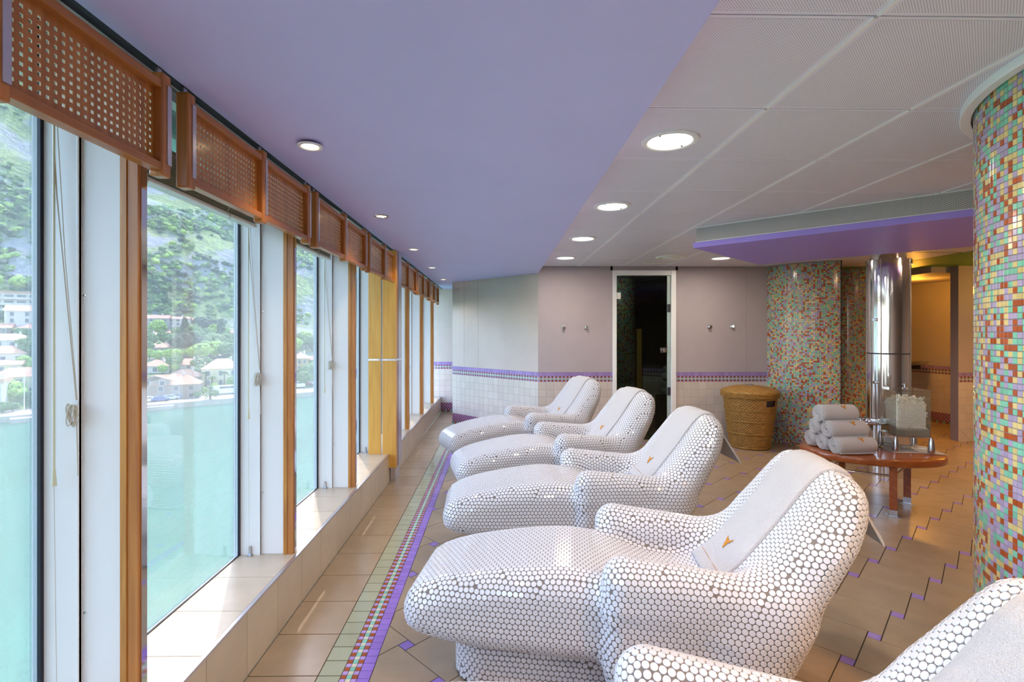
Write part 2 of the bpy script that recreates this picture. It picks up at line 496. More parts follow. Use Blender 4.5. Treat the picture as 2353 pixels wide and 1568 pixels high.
def wall(name, A, B, nrm, body, zt, style, thick=0.12, seams=(), z_top=0.94):
    """structure wall: slab behind the plane A-B, wainscot, flush upper panels with seams."""
    mb = MB(); A3 = Vector((A[0], A[1], 0)); B3 = Vector((B[0], B[1], 0)); n = Vector((nrm[0], nrm[1], 0)).normalized()
    P = [A3, B3, B3 - n * thick, A3 - n * thick]
    pts = [(p.x, p.y) for p in P]
    area = sum(pts[i][0] * pts[(i + 1) % 4][1] - pts[(i + 1) % 4][0] * pts[i][1] for i in range(4))
    if area < 0: pts = pts[::-1]
    mb.prism(pts, 0, zt, 0)
    d = (B3 - A3); L = d.length; d = d / L
    flip = d.cross(Vector((0, 0, 1))).dot(n) < 0
    us = [0] + list(seams) + [L]
    for i in range(len(us) - 1):
        u0, u1 = us[i] + (0.0015 if i else 0), us[i + 1] - (0.0015 if i < len(us) - 2 else 0)
        Q = [A3 + d * u0 + Vector((0, 0, z_top + 0.001)), A3 + d * u1 + Vector((0, 0, z_top + 0.001)), A3 + d * u1 + Vector((0, 0, zt)), A3 + d * u0 + Vector((0, 0, zt))]
        if flip: Q = Q[::-1]
        mb.slab(Q, n, 0.003, 2)
    wall_tiles(mb, A3, B3, n, style, z_top)
    return mb.build(name, [M_GROUTL, M_GLZ, body], kind='structure')
YB = 6.87
DX0, DX1 = 1.57, 2.448     # door frame outer
wall('wall_back', (0.545, YB), (DX0, YB), (0, -1), M_WALL, CZ, 'diamond')
wall('wall_back', (DX1, YB), (3.95, YB), (0, -1), M_WALL, CZ, 'diamond', seams=(0.98,))
mb = MB(); mb.box((DX0 - 0.03, YB - 0.003, 2.347), (DX1 + 0.03, YB + 0.12, CZ)); mb.build('wall_back', [M_WALL], kind='structure')
wall('wall_back_angled', (-0.755, 8.18), (0.545, YB), (-0.71, -0.704), M_WALL2, CZ, 'check', seams=(0.29, 0.62))
wall('wall_back_return', (-0.755, 9.38), (-0.755, 8.18), (-1, 0), M_WALL2, CZ, 'check')
wall('wall_back_left', (-1.42, 9.38), (-0.755, 9.38), (0, -1), M_WALL2, CZ, 'check')
# enclosing walls out of view
mb = MB(); mb.box((-1.45, Y_NEAR - 0.1, 0), (X_FAR, Y_NEAR, 2.6)); mb.build('wall_near', [M_WALL2], kind='structure')
mb = MB(); mb.box((X_FAR, Y_NEAR, 0), (X_FAR + 0.1, Y_FAR + 0.1, 2.6)); mb.build('wall_right', [M_WALL2], kind='structure')
mb = MB(); mb.box((-1.45, Y_FAR, 0), (X_FAR, Y_FAR + 0.1, 2.6)); mb.build('wall_far', [M_WALL2], kind='structure')

# ------------------------------------------------------------------ windows: glass, gasket, white fins with wooden caps
NW = 8
PITCH = 1.165
def fy(k): return 1.551 + PITCH * k
cat_w = 0
for k in range(-1, 7):
    w = MB()
    y0, y1 = fy(k - 1) + 0.05, fy(k)
    w.box((-1.408, y0, 0.27), (-1.402, y1 + 0.02, 2.45), 0)
    root = w.build('window_%d' % (k + 2), [M_PANE], kind='structure')
    g = MB()
    g.box((-1.402, y1 - 0.012, SZ), (-1.392, y1 + 0.004, 2.45), 0)
    g.box((-1.402, y0, SZ), (-1.392, y0 + 0.012, 2.45), 0)
    g.box((-1.402, y0, SZ), (-1.394, y1, SZ + 0.004), 0)
    g.build('gasket', [M_GASKET], root)
    # far jamb fin
    yf = y1
    f = MB()
    last = -1.287 if k != 3 else -1.287
    f.box((-1.43, yf, 0.27), (-1.287, yf + 0.05, 2.45), 0)
    if k != 3:
        f.box((-1.287, yf + 0.012, SZ), (-1.165, yf + 0.05, 2.36), 0)
        f.box((-1.293, yf - 0.001, SZ), (-1.287, yf + 0.012, 2.45), 0)
    fo_ = f.build('mullion', [M_WHITE], root); bevel(fo_, 0.002, 2)
    if k != 3:
        p = MB()
        p.box((-1.165, yf + 0.004, SZ), (-1.146, yf + 0.05, 2.32), 0)
        p.box((-1.146, yf + 0.008, SZ), (-1.114, yf + 0.05, 2.32), 1)
        p.build('wooden_post', [W_POST, W_VAL], root)
        s = MB(); s.box((-1.1135, yf + 0.02, SZ), (-1.110, yf + 0.044, 2.30), 0); s.build('chrome_strip', [M_CHROME], root)
    for z in ((0.62, 1.6) if k < 3 else ()):
        s = MB(); R = Matrix.Rotation(PI / 2, 3, 'X')
        s.lathe([(0.0042, 0.0), (0.0042, 0.0012), (0.0018, 0.0014), (0.0012, 0.0006)], (-1.278, yf + 0.012, z), 12, axis=R)
        s.build('screw', [M_STEEL], root)
    if k < 5:
        s = MB(); s.box((-1.345, yf - 0.008, SZ), (-1.333, yf, SZ + 0.05), 0); s.box((-1.352, yf - 0.022, SZ), (-1.326, yf, SZ + 0.006), 0)
        s.build('floor_latch', [M_STEEL], root)
# ------------------------------------------------------------------ wood clad column in the window line
t = thing('clad_column', 'square column clad in pale yellow wood with a metal band, standing in the window line', 'column', (-1.155, 5.10, 0))
CX0, CX1, CY0, CY1 = -1.287, -1.015, 4.95, 5.24
def clad(x0, x1, z0, z1): 
    m = MB(); m.box((x0, CY0, z0), (x1, CY0 + 0.02, z1)); return bevel(m.build('wood_panel', [W_COLM], t), 0.002)
clad(CX0, -1.163, SZ, 1.208); clad(CX0, -1.163, 1.228, 2.30)
clad(-1.148, CX1, 0.15, 1.208); clad(-1.148, CX1, 1.228, 2.30)
m = MB(); m.box((-1.163, CY0 + 0.006, SZ), (-1.148, CY0 + 0.02, 2.30)); m.build('joint_strip', [M_CHROME], t)
m = MB(); m.box((CX0, CY0 - 0.003, 1.208), (CX1 + 0.003, CY0 + 0.01, 1.228)); m.box((CX1 - 0.004, CY0, 1.208), (CX1 + 0.003, CY1, 1.228)); m.build('metal_band', [M_CHROME], t)
m = MB()
m.box((CX1 - 0.008, CY0 + 0.02, 0.15), (CX1, CY0 + 0.09, 2.30), 0); m.box((CX1 - 0.012, CY0 + 0.09, 0.15), (CX1 - 0.006, CY0 + 0.12, 2.30), 2)
m.box((CX1 - 0.008, CY0 + 0.12, 0.15), (CX1, CY1, 2.30), 1)
m.build('side_cover', [W_POST, M_STRIP, M_DARK], t)
m = MB(); m.box((-1.08, CY0 + 0.05, 0.0), (-1.032, CY1 - 0.02, 0.15)); m.build('plinth', [M_STRIP], t)
m = MB(); m.box((CX0 + 0.01, CY0 + 0.02, SZ), (CX1 - 0.012, CY1, 2.30)); m.build('core', [M_DARK], t)

# ------------------------------------------------------------------ window valances
VX0, VX1 = -1.069, -1.026
W_EDGE = mat('lit_hole_edge', (232, 214, 180), 0.6)  # pale hole walls, daylight from outside put into the colour
def perf_panel():
    m = MB(); ny, nz = 21, 9; Ya, Yb = 0.042, 0.524; Za, Zb = 2.007, 2.234
    py = 0.0214; pz = 0.0214; h = 0.0044; xf, xb = -1.052, -1.0555
    oy = (Yb - Ya - ny * py) / 2 + Ya; oz = (Zb - Za - nz * pz) / 2 + Za
    def q(y0, z0, y1, z1):
        m.poly([(xf, y0, z0), (xf, y1, z0), (xf, y1, z1), (xf, y0, z1)])
        m.poly([(xb, y0, z0), (xb, y0, z1), (xb, y1, z1), (xb, y1, z0)])
    q(Ya, Za, Yb, oz); q(Ya, oz + nz * pz, Yb, Zb); q(Ya, oz, oy, oz + nz * pz); q(oy + ny * py, oz, Yb, oz + nz * pz)
    for i in range(ny):
        for j in range(nz):
            y0 = oy + i * py; z0 = oz + j * pz; cy = y0 + py / 2; cz = z0 + pz / 2
            q(y0, z0, y0 + py, cz - h); q(y0, cz + h, y0 + py, z0 + pz); q(y0, cz - h, cy - h, cz + h); q(cy + h, cz - h, y0 + py, cz + h)
            a, b, c, d = (cy - h, cz - h), (cy + h, cz - h), (cy + h, cz + h), (cy - h, cz + h)
            for p, r_ in ((a, b), (b, c), (c, d), (d, a)):
                m.poly([(xf, *p), (xb, *p), (xb, *r_), (xf, *r_)], 1)
    return m
def make_valance():
    t = thing('window_valance', 'x', 'valance', (-1.05, 0, 1.966))
    ORG[t.name] = Vector((-1.05, 0, 1.966))
    pm = perf_panel().build('perforated_panel', [W_VAL, W_EDGE], t)
    p2 = pm.copy(); COL.objects.link(p2); p2.location = (0, 0.524, 0)
    for (y0, y1) in ((0, 0.042), (0.524, 0.566), (1.038, 1.08)):
        m = MB()
        m.box((VX0, y0, 1.966), (VX1, y1, 2.284))
        o = m.build('post', [W_VAL], t); bevel(o, 0.006, 2)
        m = MB(); m.box((VX1, y1 - 0.022, 2.005), (VX1 + 0.003, y1 - 0.003, 2.25)); m.build('metal_strip', [M_STRIP], o)
        m = MB(); m.box((-1.056, y0 + 0.01, 2.284), (-1.048, y1 - 0.012, 2.345)); m.build('hanger', [M_STEEL], o)
    for z0, z1 in ((1.982, 2.007), (2.234, 2.259)):
        for ya, yb in ((0.042, 0.524), (0.566, 1.038)):
            m = MB(); m.box((-1.066, ya, z0), (-1.03, yb, z1)); bevel(m.build('rail', [W_RAIL], t), 0.002)
    return t
val = make_valance()
VY = [0.503 + PITCH * k for k in range(8)]
vd = ['nearest the camera', 'second from the camera', 'third from the camera', 'just before the wood clad column', 'just past the wood clad column',
      'second past the wood clad column', 'next to last before the far wall', 'last before the far wall']
# the column takes a gap between the fourth and the fifth
for k, y in enumerate(VY[:7]):
    o = val if k == 0 else copy_tree(val)
    o.location = (-1.05, y + (0.03 if k > 3 else 0), 1.966)
    o['label'] = 'perforated wooden window valance %s along the window row' % vd[k]
    o['group'] = 'perforated wooden valances over the windows'

# ------------------------------------------------------------------ venetian blinds drawn up, with wand and cord
M_SLAT = mat('blind_slat', (150, 148, 128), 0.4)
M_CORD = mat('blind_cord', (206, 200, 186), 0.7)
M_WAND = mat('wand_plastic', (214, 216, 190), 0.3)
def blind(k, label, stack):
    y1 = fy(k) - 0.05; y0 = fy(k - 1) + 0.09
    zb = 2.04
    t = thing('venetian_blind', label, 'blind', (-1.345, (y0 + y1) / 2, zb), 'raised venetian blinds behind the valances')
    m = MB(); m.box((-1.33, y0, 2.395), (-1.28, y1, 2.435)); m.build('head_rail', [M_WHITE2], t)
    if stack:
        m = MB(); n = 24
        for i in range(n):
            z = zb + 0.022 + i * (2.20 - zb - 0.02) / n
            x = -1.305
            m.box((x - 0.024, y0, z), (x + 0.024, y1, z + 0.0035))
        m.build('slat_stack', [M_SLAT], t, kind='stuff')
        m = MB(); m.box((-1.331, y0, zb), (-1.279, y1, zb + 0.018)); bevel(m.build('bottom_rail', [M_WHITE2], t), 0.005)
        for f in (0.18, 0.72):
            y = y0 + (y1 - y0) * f; m = MB(); r = random.Random(k * 10 + int(f * 10))
            pts = [(-1.274 + r.uniform(-.008, .008), y + r.uniform(-.008, .008), zb - 0.012 + 0.2 * i / 26) for i in range(26)]
            m.tube(pts, 0.0035, 5); m.tube([(-1.29, y, zb + .18), (-1.29, y, 2.40)], .0012, 5); m.build('ladder_tape', [M_CORD], t)
    yc = fy(k)
    # wand
    m = MB()
    xw = -1.335
    m.tube([(xw, yc - 0.03, 2.39), (xw, yc - 0.03, 1.07)], 0.0032, 8); m.lathe([(0.0035, 0.0), (0.0075, -0.055), (0.0035, -0.056)], (xw, yc - 0.03, 1.08), 10)
    m.build('wand', [M_WAND], t)
    m = MB()
    m.tube([(xw, yc - 0.03, 1.03), (xw - 0.0, yc - 0.02, 0.335)], 0.0009, 5); m.build('tilt_string', [M_CORD], t)
    # cord running to a cleat, wound up
    m = MB()
    cx = -1.287; cyy = yc - 0.012
    m.tube([(-1.352, yc - 0.03, 2.39), (-1.33, yc - 0.026, 1.9), (cx + 0.003, cyy, 1.28)], 0.0017, 6)
    m.tube([(-1.350, yc - 0.02, 2.39), (-1.31, yc - 0.02, 1.7), (cx + 0.006, cyy, 1.28)], 0.0012, 6)
    r = random.Random(k + 3)
    for i in range(9):
        ph = r.uniform(-0.35, 0.35); w = r.uniform(0.006, 0.014); h = r.uniform(0.026, 0.038); c0 = Vector((cx - 0.004 + r.uniform(-.006, .006), cyy + r.uniform(-.01, .002), 1.235))
        pts = []
        for a in range(17):
            an = 2 * PI * a / 16
            x = math.cos(an) * w; z = math.sin(an) * h
            pts.append(c0 + Vector((x * math.cos(ph) - z * math.sin(ph), r.uniform(-.001, .001), x * math.sin(ph) + z * math.cos(ph))))
        m.tube(pts, 0.0017, 5, cap=False)
    m.tube([(cx + 0.004, cyy, 1.21), (cx + 0.008, cyy, 1.05)], 0.0016, 5)
    m.build('cord', [M_CORD], t)
blind(0, 'raised blind with long pale wand at the nearest white mullion', False)
blind(1, 'grey green venetian blind drawn up in the second window from the camera', True)
blind(2, 'raised blind with hanging cord in the third window from the camera', True)

# ------------------------------------------------------------------ ceiling lights
M_LENSW = mat('lamp_glass_white', (255, 250, 235), 0.4, emit=(255, 244, 222), estr=9.0)
M_LENSY = mat('lamp_glass_warm', (255, 240, 210), 0.4, emit=(255, 226, 178), estr=9.0)
M_AMB = mat('lamp_amber', (255, 225, 120), 0.4, emit=(255, 220, 90), estr=12.0)
def light(name, kind, loc, energy, color, size=0.1, rot=(0, 0, 0), spot=None, blend=0.6, parent=None):
    l = bpy.data.lights.new(name, kind); l.energy = energy; l.color = color
    if kind == 'AREA': l.shape = 'DISK'; l.size = size
    else: l.shadow_soft_size = size
    if spot: l.spot_size = spot; l.spot_blend = blend
    o = bpy.data.objects.new(name, l); COL.objects.link(o); o.location = loc; o.rotation_euler = rot
    if parent:
        o.parent = parent; o.location = Vector(loc) - ORG[parent.name]
    return o
DL = [(0.812, 2.36, 0), (0.817, 3.585, 0), (0.812, 4.82, 0), (0.812, 6.06, 0), (2.71, 6.06, 0), (0.812, 1.13, 1), (0.812, -0.1, 1), (2.3, -0.6, 1), (0.812, -1.35, 1)]
dlab = ['large round white downlight nearest the camera in the panel ceiling', 'second large round downlight in the panel ceiling row', 'third large round downlight in the panel ceiling row',
        'large round downlight nearest the back wall in the left row', 'round downlight beside the violet slab near the back wall']
WARM = (1.0, 0.87, 0.72)
for i, (x, y, hid) in enumerate(DL):
    z = CZ
    t = thing('recessed_downlight', dlab[i] if i < 5 else 'large round white downlight in the panel ceiling behind the viewer', 'ceiling light', (x, y, z), 'large round downlights in the panel ceiling')
    m = MB(); R = 0.132
    m.lathe([(R, 0.0), (R - 0.002, -0.008), (R - 0.02, -0.013), (R - 0.03, -0.008), (R - 0.034, -0.004), (R - 0.036, 0.0)], (x, y, z - 0.0005), 48)
    m.build('trim_ring', [M_WHITE], t)
    m = MB(); m.lathe([(R - 0.034, -0.002), (0.06, -0.004), (0.0001, -0.0045)], (x, y, z - 0.0), 40); m.build('lens', [M_LENSW], t)
    if i < 2:
        for a in (0.6, 3.9):
            m = MB(); m.box((x + 0.092 * math.cos(a) - .004, y + 0.092 * math.sin(a) - .003, z - 0.011), (x + 0.092 * math.cos(a) + .004, y + 0.092 * math.sin(a) + .003, z - 0.004)); m.build('clip', [M_DARK], t)
    light('downlight_lamp', 'AREA', (x, y, z - 0.02), 9 if y < 6 else 8, WARM, 0.18, parent=t)
SP = [(-0.814, 2.17), (-0.823, 3.52), (-0.833, 4.91), (-0.836, 6.28), (-0.847, 7.66), (-0.81, 0.80), (-0.81, -0.6)]
sl = ['small ceiling spot nearest the camera, its hinged clip showing', 'second small spot in the lilac ceiling, with a dark rim', 'third small spot in the lilac ceiling', 'fourth small spot in the lilac ceiling', 'farthest small spot in the lilac ceiling']
for i, (x, y) in enumerate(SP):
    z = PZ
    t = thing('ceiling_spot', sl[i] if i < 5 else 'small spot in the lilac ceiling behind the viewer', 'ceiling light', (x, y, z), 'small spots along the lilac ceiling')
    m = MB(); R = 0.052; dz = -0.012 if i == 0 else 0
    m.lathe([(R, dz), (R - 0.001, dz - 0.005), (R - 0.008, dz - 0.008), (R - 0.016, dz - 0.005), (R - 0.018, dz)], (x, y, z - 0.0005), 32)
    m.build('trim_ring', [M_WHITE if i != 1 else M_STEEL], t)
    m = MB(); m.lathe([(R - 0.016, dz - 0.002), (0.0001, dz - 0.004)], (x, y, z), 24); m.build('lens', [M_LENSY], t)
    if i == 0:
        m = MB()
        for q in range(9):
            a = PI * 0.28 + q * PI * 0.5 / 8
            m.box((x + 0.04 * math.cos(a) - 0.004, y + 0.045 * math.sin(a), z - 0.016), (x + 0.04 * math.cos(a) + 0.002, y + 0.045 * math.sin(a) + 0.012, z - 0.0005))
        m.build('spring_clip', [M_STEEL], t)
    light('spot_lamp', 'SPOT', (x, y, z - 0.03), 5, (1, 0.78, 0.5), 0.03, spot=math.radians(110), parent=t)
# air outlet disc and flush hatch
t = thing('ceiling_vent', 'round white air outlet in the panel ceiling before the back wall', 'vent', (2.08, 6.0, CZ))
m = MB(); m.lathe([(0.18, 0.0), (0.176, -0.012), (0.15, -0.02), (0.135, -0.012), (0.13, -0.002)], (2.08, 6.0, CZ), 40); m.build('rim', [M_WHITE2], t)
m = MB(); m.lathe([(0.095, -0.004), (0.09, -0.02), (0.0001, -0.026)], (2.08, 6.0, CZ), 32); m.build('centre_disc', [M_WHITE2], t)
m = MB(); m.box((1.90, 6.45, CZ - 0.006), (2.24, 6.58, CZ - 0.0005)); o = m.build('ceiling_hatch', [M_WHITE2]); tag(o, 'flat white rectangular hatch in the ceiling beside the round air outlet', 'hatch'); bevel(o, 0.002)

# ------------------------------------------------------------------ violet slab with perforated band
A_, B_ = Vector((1.69, 4.32)), Vector((3.0, 3.10)); D_ = Vector((2.81, 5.36))
ext = (B_ - A_).normalized(); B2 = A_ + ext * 2.9; C2 = D_ + ext * 2.9
poly = [A_, B2, C2, D_]
m = MB(); m.prism([(p.x, p.y) for p in poly], 2.222, 2.268, 0)
cc = sum(poly, Vector((0, 0))) / 4
inn = [cc + (p - cc) * 0.985 for p in poly]
t = m.build('trim', [M_PURPLE2], kind='structure', recalc=True); bevel(t, 0.002)
m = MB()
for i in range(4):
    a, b = inn[i], inn[(i + 1) % 4]
    m.poly([(a.x, a.y, 2.268), (b.x, b.y, 2.268), (b.x, b.y, CZ), (a.x, a.y, CZ)])
m.build('trim', [M_PERFB], kind='structure')
m = MB()
for i in (0, 3):
    a, b = poly[i], poly[(i + 1) % 4]; d = (b - a).normalized()
    n_ = Vector((d.y, -d.x))
    if n_.dot(a - cc) < 0: n_ = -n_
    q = 0.004
    for z0, z1 in ((2.268, 2.276), (2.392, 2.40)):
        P = [inn[i] , inn[(i + 1) % 4], inn[(i + 1) % 4] + n_ * q, inn[i] + n_ * q]
        m.prism([(p.x, p.y) for p in P], z0, z1)
m.build('trim', [M_CRAIL], kind='structure', recalc=True)

# ------------------------------------------------------------------ mosaics
MOS = [((210, 190, 130), 0.26), ((124, 192, 168), 0.26), ((170, 156, 190), 0.27), ((168, 80, 34), 0.21)]
def mos_col(r):
    q = r.random(); s = 0
    for c, p in MOS:
        s += p
        if q < s: return vary(lin(c), 0.13)
    return lin(MOS[-1][0])
def mosaic(name, center, R, a0, a1, z0, z1, p, seed, inward=False, kind='structure', thick=0.1):
    r = random.Random(seed); cx, cy = center
    m = MB(); n = max(1, int(round(abs(a1 - a0) * R / p))); da = (a1 - a0) / n; nz = int((z1 - z0) / p)
    s = -1 if inward else 1
    # backing shell
    N = max(16, n // 2)
    for i in range(N):
        b0 = a0 + (a1 - a0) * i / N; b1 = a0 + (a1 - a0) * (i + 1) / N
        P = [(cx + R * math.cos(b), cy + R * math.sin(b)) for b in (b0, b1)]
        Q = [(cx + (R - s * thick) * math.cos(b), cy + (R - s * thick) * math.sin(b)) for b in (b0, b1)]
        m.poly([(*P[0], z0), (*P[1], z0), (*P[1], z1), (*P[0], z1)], 0)
        m.poly([(*Q[1], z0), (*Q[0], z0), (*Q[0], z1), (*Q[1], z1)], 0)
    for b in (a0, a1):
        P = (cx + R * math.cos(b), cy + R * math.sin(b)); Q = (cx + (R - s * thick) * math.cos(b), cy + (R - s * thick) * math.sin(b))
        m.poly([(*P, z0), (*Q, z0), (*Q, z1), (*P, z1)], 0)
    g = 0.0011
    for i in range(n):
        b0 = a0 + da * i + g / R * (1 if da > 0 else -1); b1 = a0 + da * (i + 1) - g / R * (1 if da > 0 else -1); bm_ = (b0 + b1) / 2
        nn = (s * math.cos(bm_), s * math.sin(bm_), 0)
        for j in range(nz):
            za = z0 + j * p + g; zb = za + p - 2 * g
            Rr = R + s * 0.0004
            P0 = (cx + Rr * math.cos(b0), cy + Rr * math.sin(b0)); P1 = (cx + Rr * math.cos(b1), cy + Rr * math.sin(b1))
            pts = [(*P0, za), (*P1, za), (*P1, zb), (*P0, zb)]
            if (da > 0) == inward: pts = pts[::-1]
            m.slab(pts, nn, 0.0018, 1, mos_col(r), 0.0012)
    return m.build(name, [M_GROUTL, M_GLZ], kind=kind)
mosaic('wall_right', (4.42, 6.93), 0.70, math.radians(176), math.radians(262), 0, CZ, 0.0225, 5)
mosaic('wall_right', (2.6, 1.47), 0.85, math.radians(95), math.radians(215), 0, CZ, 0.0222, 6)
m = MB(); m.lathe([(0.86, 0.0), (0.895, 0.0), (0.895, -0.028), (0.892, -0.032), (0.86, -0.032)], (2.6, 1.47, CZ), 96, closed=True)
m.build('trim', [M_CPANEL if False else M_CRAIL], kind='structure')
# alcove with dark mosaic behind the edge
mosaic('wall_right', (5.22, 7.38), 0.42, math.radians(95), math.radians(330), 0, CZ, 0.0225, 9)
m = MB(); m.box((4.312, 6.228, 0), (4.324, 6.30, CZ)); m.build('trim', [M_DARK], kind='structure')

# ------------------------------------------------------------------ chrome column
t = thing('chrome_column', 'tall polished metal column behind the low wooden table', 'column', (4.10, 5.20, 0))
cx, cy, R = 4.10, 5.20, 0.192
M_COLCH = mat('rolled_chrome', (226, 226, 230), 0.09, 1.0, bump=0.12, bscale=34, stretch=(1, 1, 0.03))
m = MB(); m.lathe([(R, 0), (R, 1.262)], (cx, cy, 0), 64); m.build('lower_sleeve', [M_COLCH], t)
m = MB(); m.lathe([(R - 0.006, 1.262), (R - 0.006, 1.275)], (cx, cy, 0), 64); m.build('joint', [M_DARK], t)
m = MB(); m.lathe([(R, 1.275), (R, 2.245), (R - 0.03, 2.252)], (cx, cy, 0), 64); m.build('upper_sleeve', [M_COLCH], t)
m = MB(); m.lathe([(R - 0.035, 2.25), (R - 0.035, 2.40)], (cx, cy, 0), 64); m.build('neck', [M_CHROME], t)
for a in (math.radians(215), math.radians(305)):
    m = MB(); m.tube([(cx + (R + .001) * math.cos(a), cy + (R + .001) * math.sin(a), 0.0), (cx + (R + .001) * math.cos(a), cy + (R + .001) * math.sin(a), 2.245)], 0.005, 6); m.build('seam_strip', [M_STEEL], t)
for z in (1.62, 0.97):
    a = math.radians(200)
    m = MB(); m.tube([(cx + R * math.cos(a), cy + R * math.sin(a), z), (cx + (R + .03) * math.cos(a), cy + (R + .03) * math.sin(a), z)], [0.012, 0.016], 12); m.build('knob', [M_CHROME], t)

# ------------------------------------------------------------------ amber lit room at the back right
wall('wall_right_back', (7.16, 8.55), (7.3, 7.80), (-1, -0.18), M_WALL, 2.32, 'check')
wall('wall_right_back', (6.2, 9.0), (7.16, 8.55), (-0.42, -0.9), M_WALL, 2.32, 'check', seams=(0.35,))
wall('wall_right_back', (5.3, 9.3), (6.2, 9.0), (-0.3, -0.95), M_WALL, 2.32, 'check')
wall('wall_right_back', (6.27, 6.72), (8.4, 6.72), (0, -1), M_WALL, CZ, 'diamond')
m = MB(); m.box((6.0, 6.84, 2.32), (8.5, 9.4, 2.40)); m.build('ceiling', [M_WALL], kind='structure')
wb = (6.3, 7.7)
t = thing('wall_basin', 'shallow metal basin on the amber lit wall behind the polished column', 'basin', (6.9, 8.25, 0.97))
m = MB(); m.lathe([(0.05, -0.03), (0.17, -0.015), (0.235, 0.03), (0.24, 0.036), (0.23, 0.034), (0.16, 0.0), (0.03, -0.012), (0.0001, -0.012)], (6.9, 8.25, 0.97), 32); m.build('bowl', [M_STEEL], t)
m = MB(); m.box((6.9, 8.3, 0.87), (7.1, 8.4, 0.94)); m.build('bracket', [M_DARK], t)
m = MB(); m.tube([(6.70, 8.33, 0.98), (6.70, 8.33, 1.08)], 0.018, 10); m.lathe([(0.0001, .03), (.03, .02), (.036, 0), (.03, -.02), (0.0001, -.03)], (6.70, 8.33, 1.09), 14); m.build('tap', [M_STEEL], t)
t = thing('amber_spot', 'small glowing yellow lamp under the green lit ceiling', 'ceiling light', (5.23, 6.3, 2.37))
m = MB(); m.lathe([(0.045, 0.03), (0.05, 0.0), (0.045, -0.012)], (5.23, 6.3, 2.37), 20); m.build('housing', [M_STEEL], t)
m = MB(); m.lathe([(0.04, -0.013), (0.0001, -0.018)], (5.23, 6.3, 2.37), 20); m.build('lens', [M_AMB], t)
light('amber_lamp', 'SPOT', (6.4, 7.3, 2.3), 40, (1, 0.40, 0.03), 0.05, spot=math.radians(130), blend=0.8)
light('amber_lamp', 'SPOT', (6.0, 5.6, 2.3), 60, (1, 0.42, 0.04), 0.05, spot=math.radians(120), blend=0.8)
light('amber_lamp', 'POINT', (6.7, 5.9, 2.0), 10, (1, .46, .06), .06)  # unseen point light added to tint the front wall piece
light('amber_lamp', 'POINT', (6.5, 7.7, 2.1), 13, (1, 0.42, 0.04), 0.06)

# ------------------------------------------------------------------ steam room behind the glass door
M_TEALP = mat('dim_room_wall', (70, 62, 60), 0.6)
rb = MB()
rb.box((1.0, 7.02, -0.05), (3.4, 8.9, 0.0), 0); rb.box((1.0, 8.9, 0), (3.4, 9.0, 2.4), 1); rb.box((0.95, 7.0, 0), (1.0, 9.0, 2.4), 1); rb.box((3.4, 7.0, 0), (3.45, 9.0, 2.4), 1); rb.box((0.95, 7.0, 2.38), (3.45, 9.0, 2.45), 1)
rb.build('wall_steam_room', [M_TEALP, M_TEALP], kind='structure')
mosaic('wall_steam_room', (2.05, 8.3), 0.22, math.radians(170), math.radians(370), 0, 2.38, 0.0225, 12)
m = MB()
wall_tiles(m, (2.35, 8.3, 0), (3.3, 7.6, 0), Vector((-0.6, -0.8, 0)), 'check', 0.9)
m.box((2.37, 8.35, 0), (3.38, 8.5, 0.62), 0)
m.build('wall_steam_room', [M_GROUTL, M_GLZ], kind='structure')
m = MB(); m.box((2.28, 8.2, 0.0), (2.36, 8.28, 1.55)); o = m.build('steam_room_post', [W_COLM]); tag(o, 'pale wooden post dimly seen through the glass door', 'post'); bevel(o, 0.004)
for i, (x, z, r_) in enumerate(((2.62, 0.92, 0.055), (2.60, 0.81, 0.06), (2.63, 0.70, 0.06), (2.60, 0.585, 0.06))):
    m = MB(); Rm = Matrix.Rotation(PI / 2, 3, 'X')
    m.lathe([(0.0001, 0), (r_ * .8, 0.0), (r_, 0.02), (r_, 0.2), (r_ * .8, 0.22), (0.0001, 0.22)], (x - 0.02, 7.74, z + 0.002), 16, axis=Rm)
    if i == 3: pass
    o = m.build('rolled_towel', [M_TOWEL])
    tag(o, 'rolled white towel %s behind the dark glass door' % ['on top of the stack', 'second in the stack', 'third in the stack', 'at the bottom of the stack'][i], 'towel', 'rolled towels behind the glass door')
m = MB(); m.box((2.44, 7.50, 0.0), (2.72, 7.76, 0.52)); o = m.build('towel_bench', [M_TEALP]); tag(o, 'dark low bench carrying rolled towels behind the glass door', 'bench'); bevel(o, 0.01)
M_GRNP = mat('green_hose', (30, 120, 70), 0.3)
m = MB(); m.tube([(2.86, 7.95, 1.45), (2.87, 7.93, 1.05), (2.84, 7.92, 0.9), (2.76, 7.92, 0.87), (2.68, 7.92, 0.9)], 0.022, 10); o = m.build('green_hose', [M_GRNP]); tag(o, 'looped green hose hanging in the dark room behind the glass door', 'hose')
m = MB(); m.box((2.14, 7.0, 0.0), (2.36, 7.25, 0.012)); o = m.build('green_mat', [M_GRNP]); tag(o, 'small green mat on the floor just inside the glass door', 'mat')

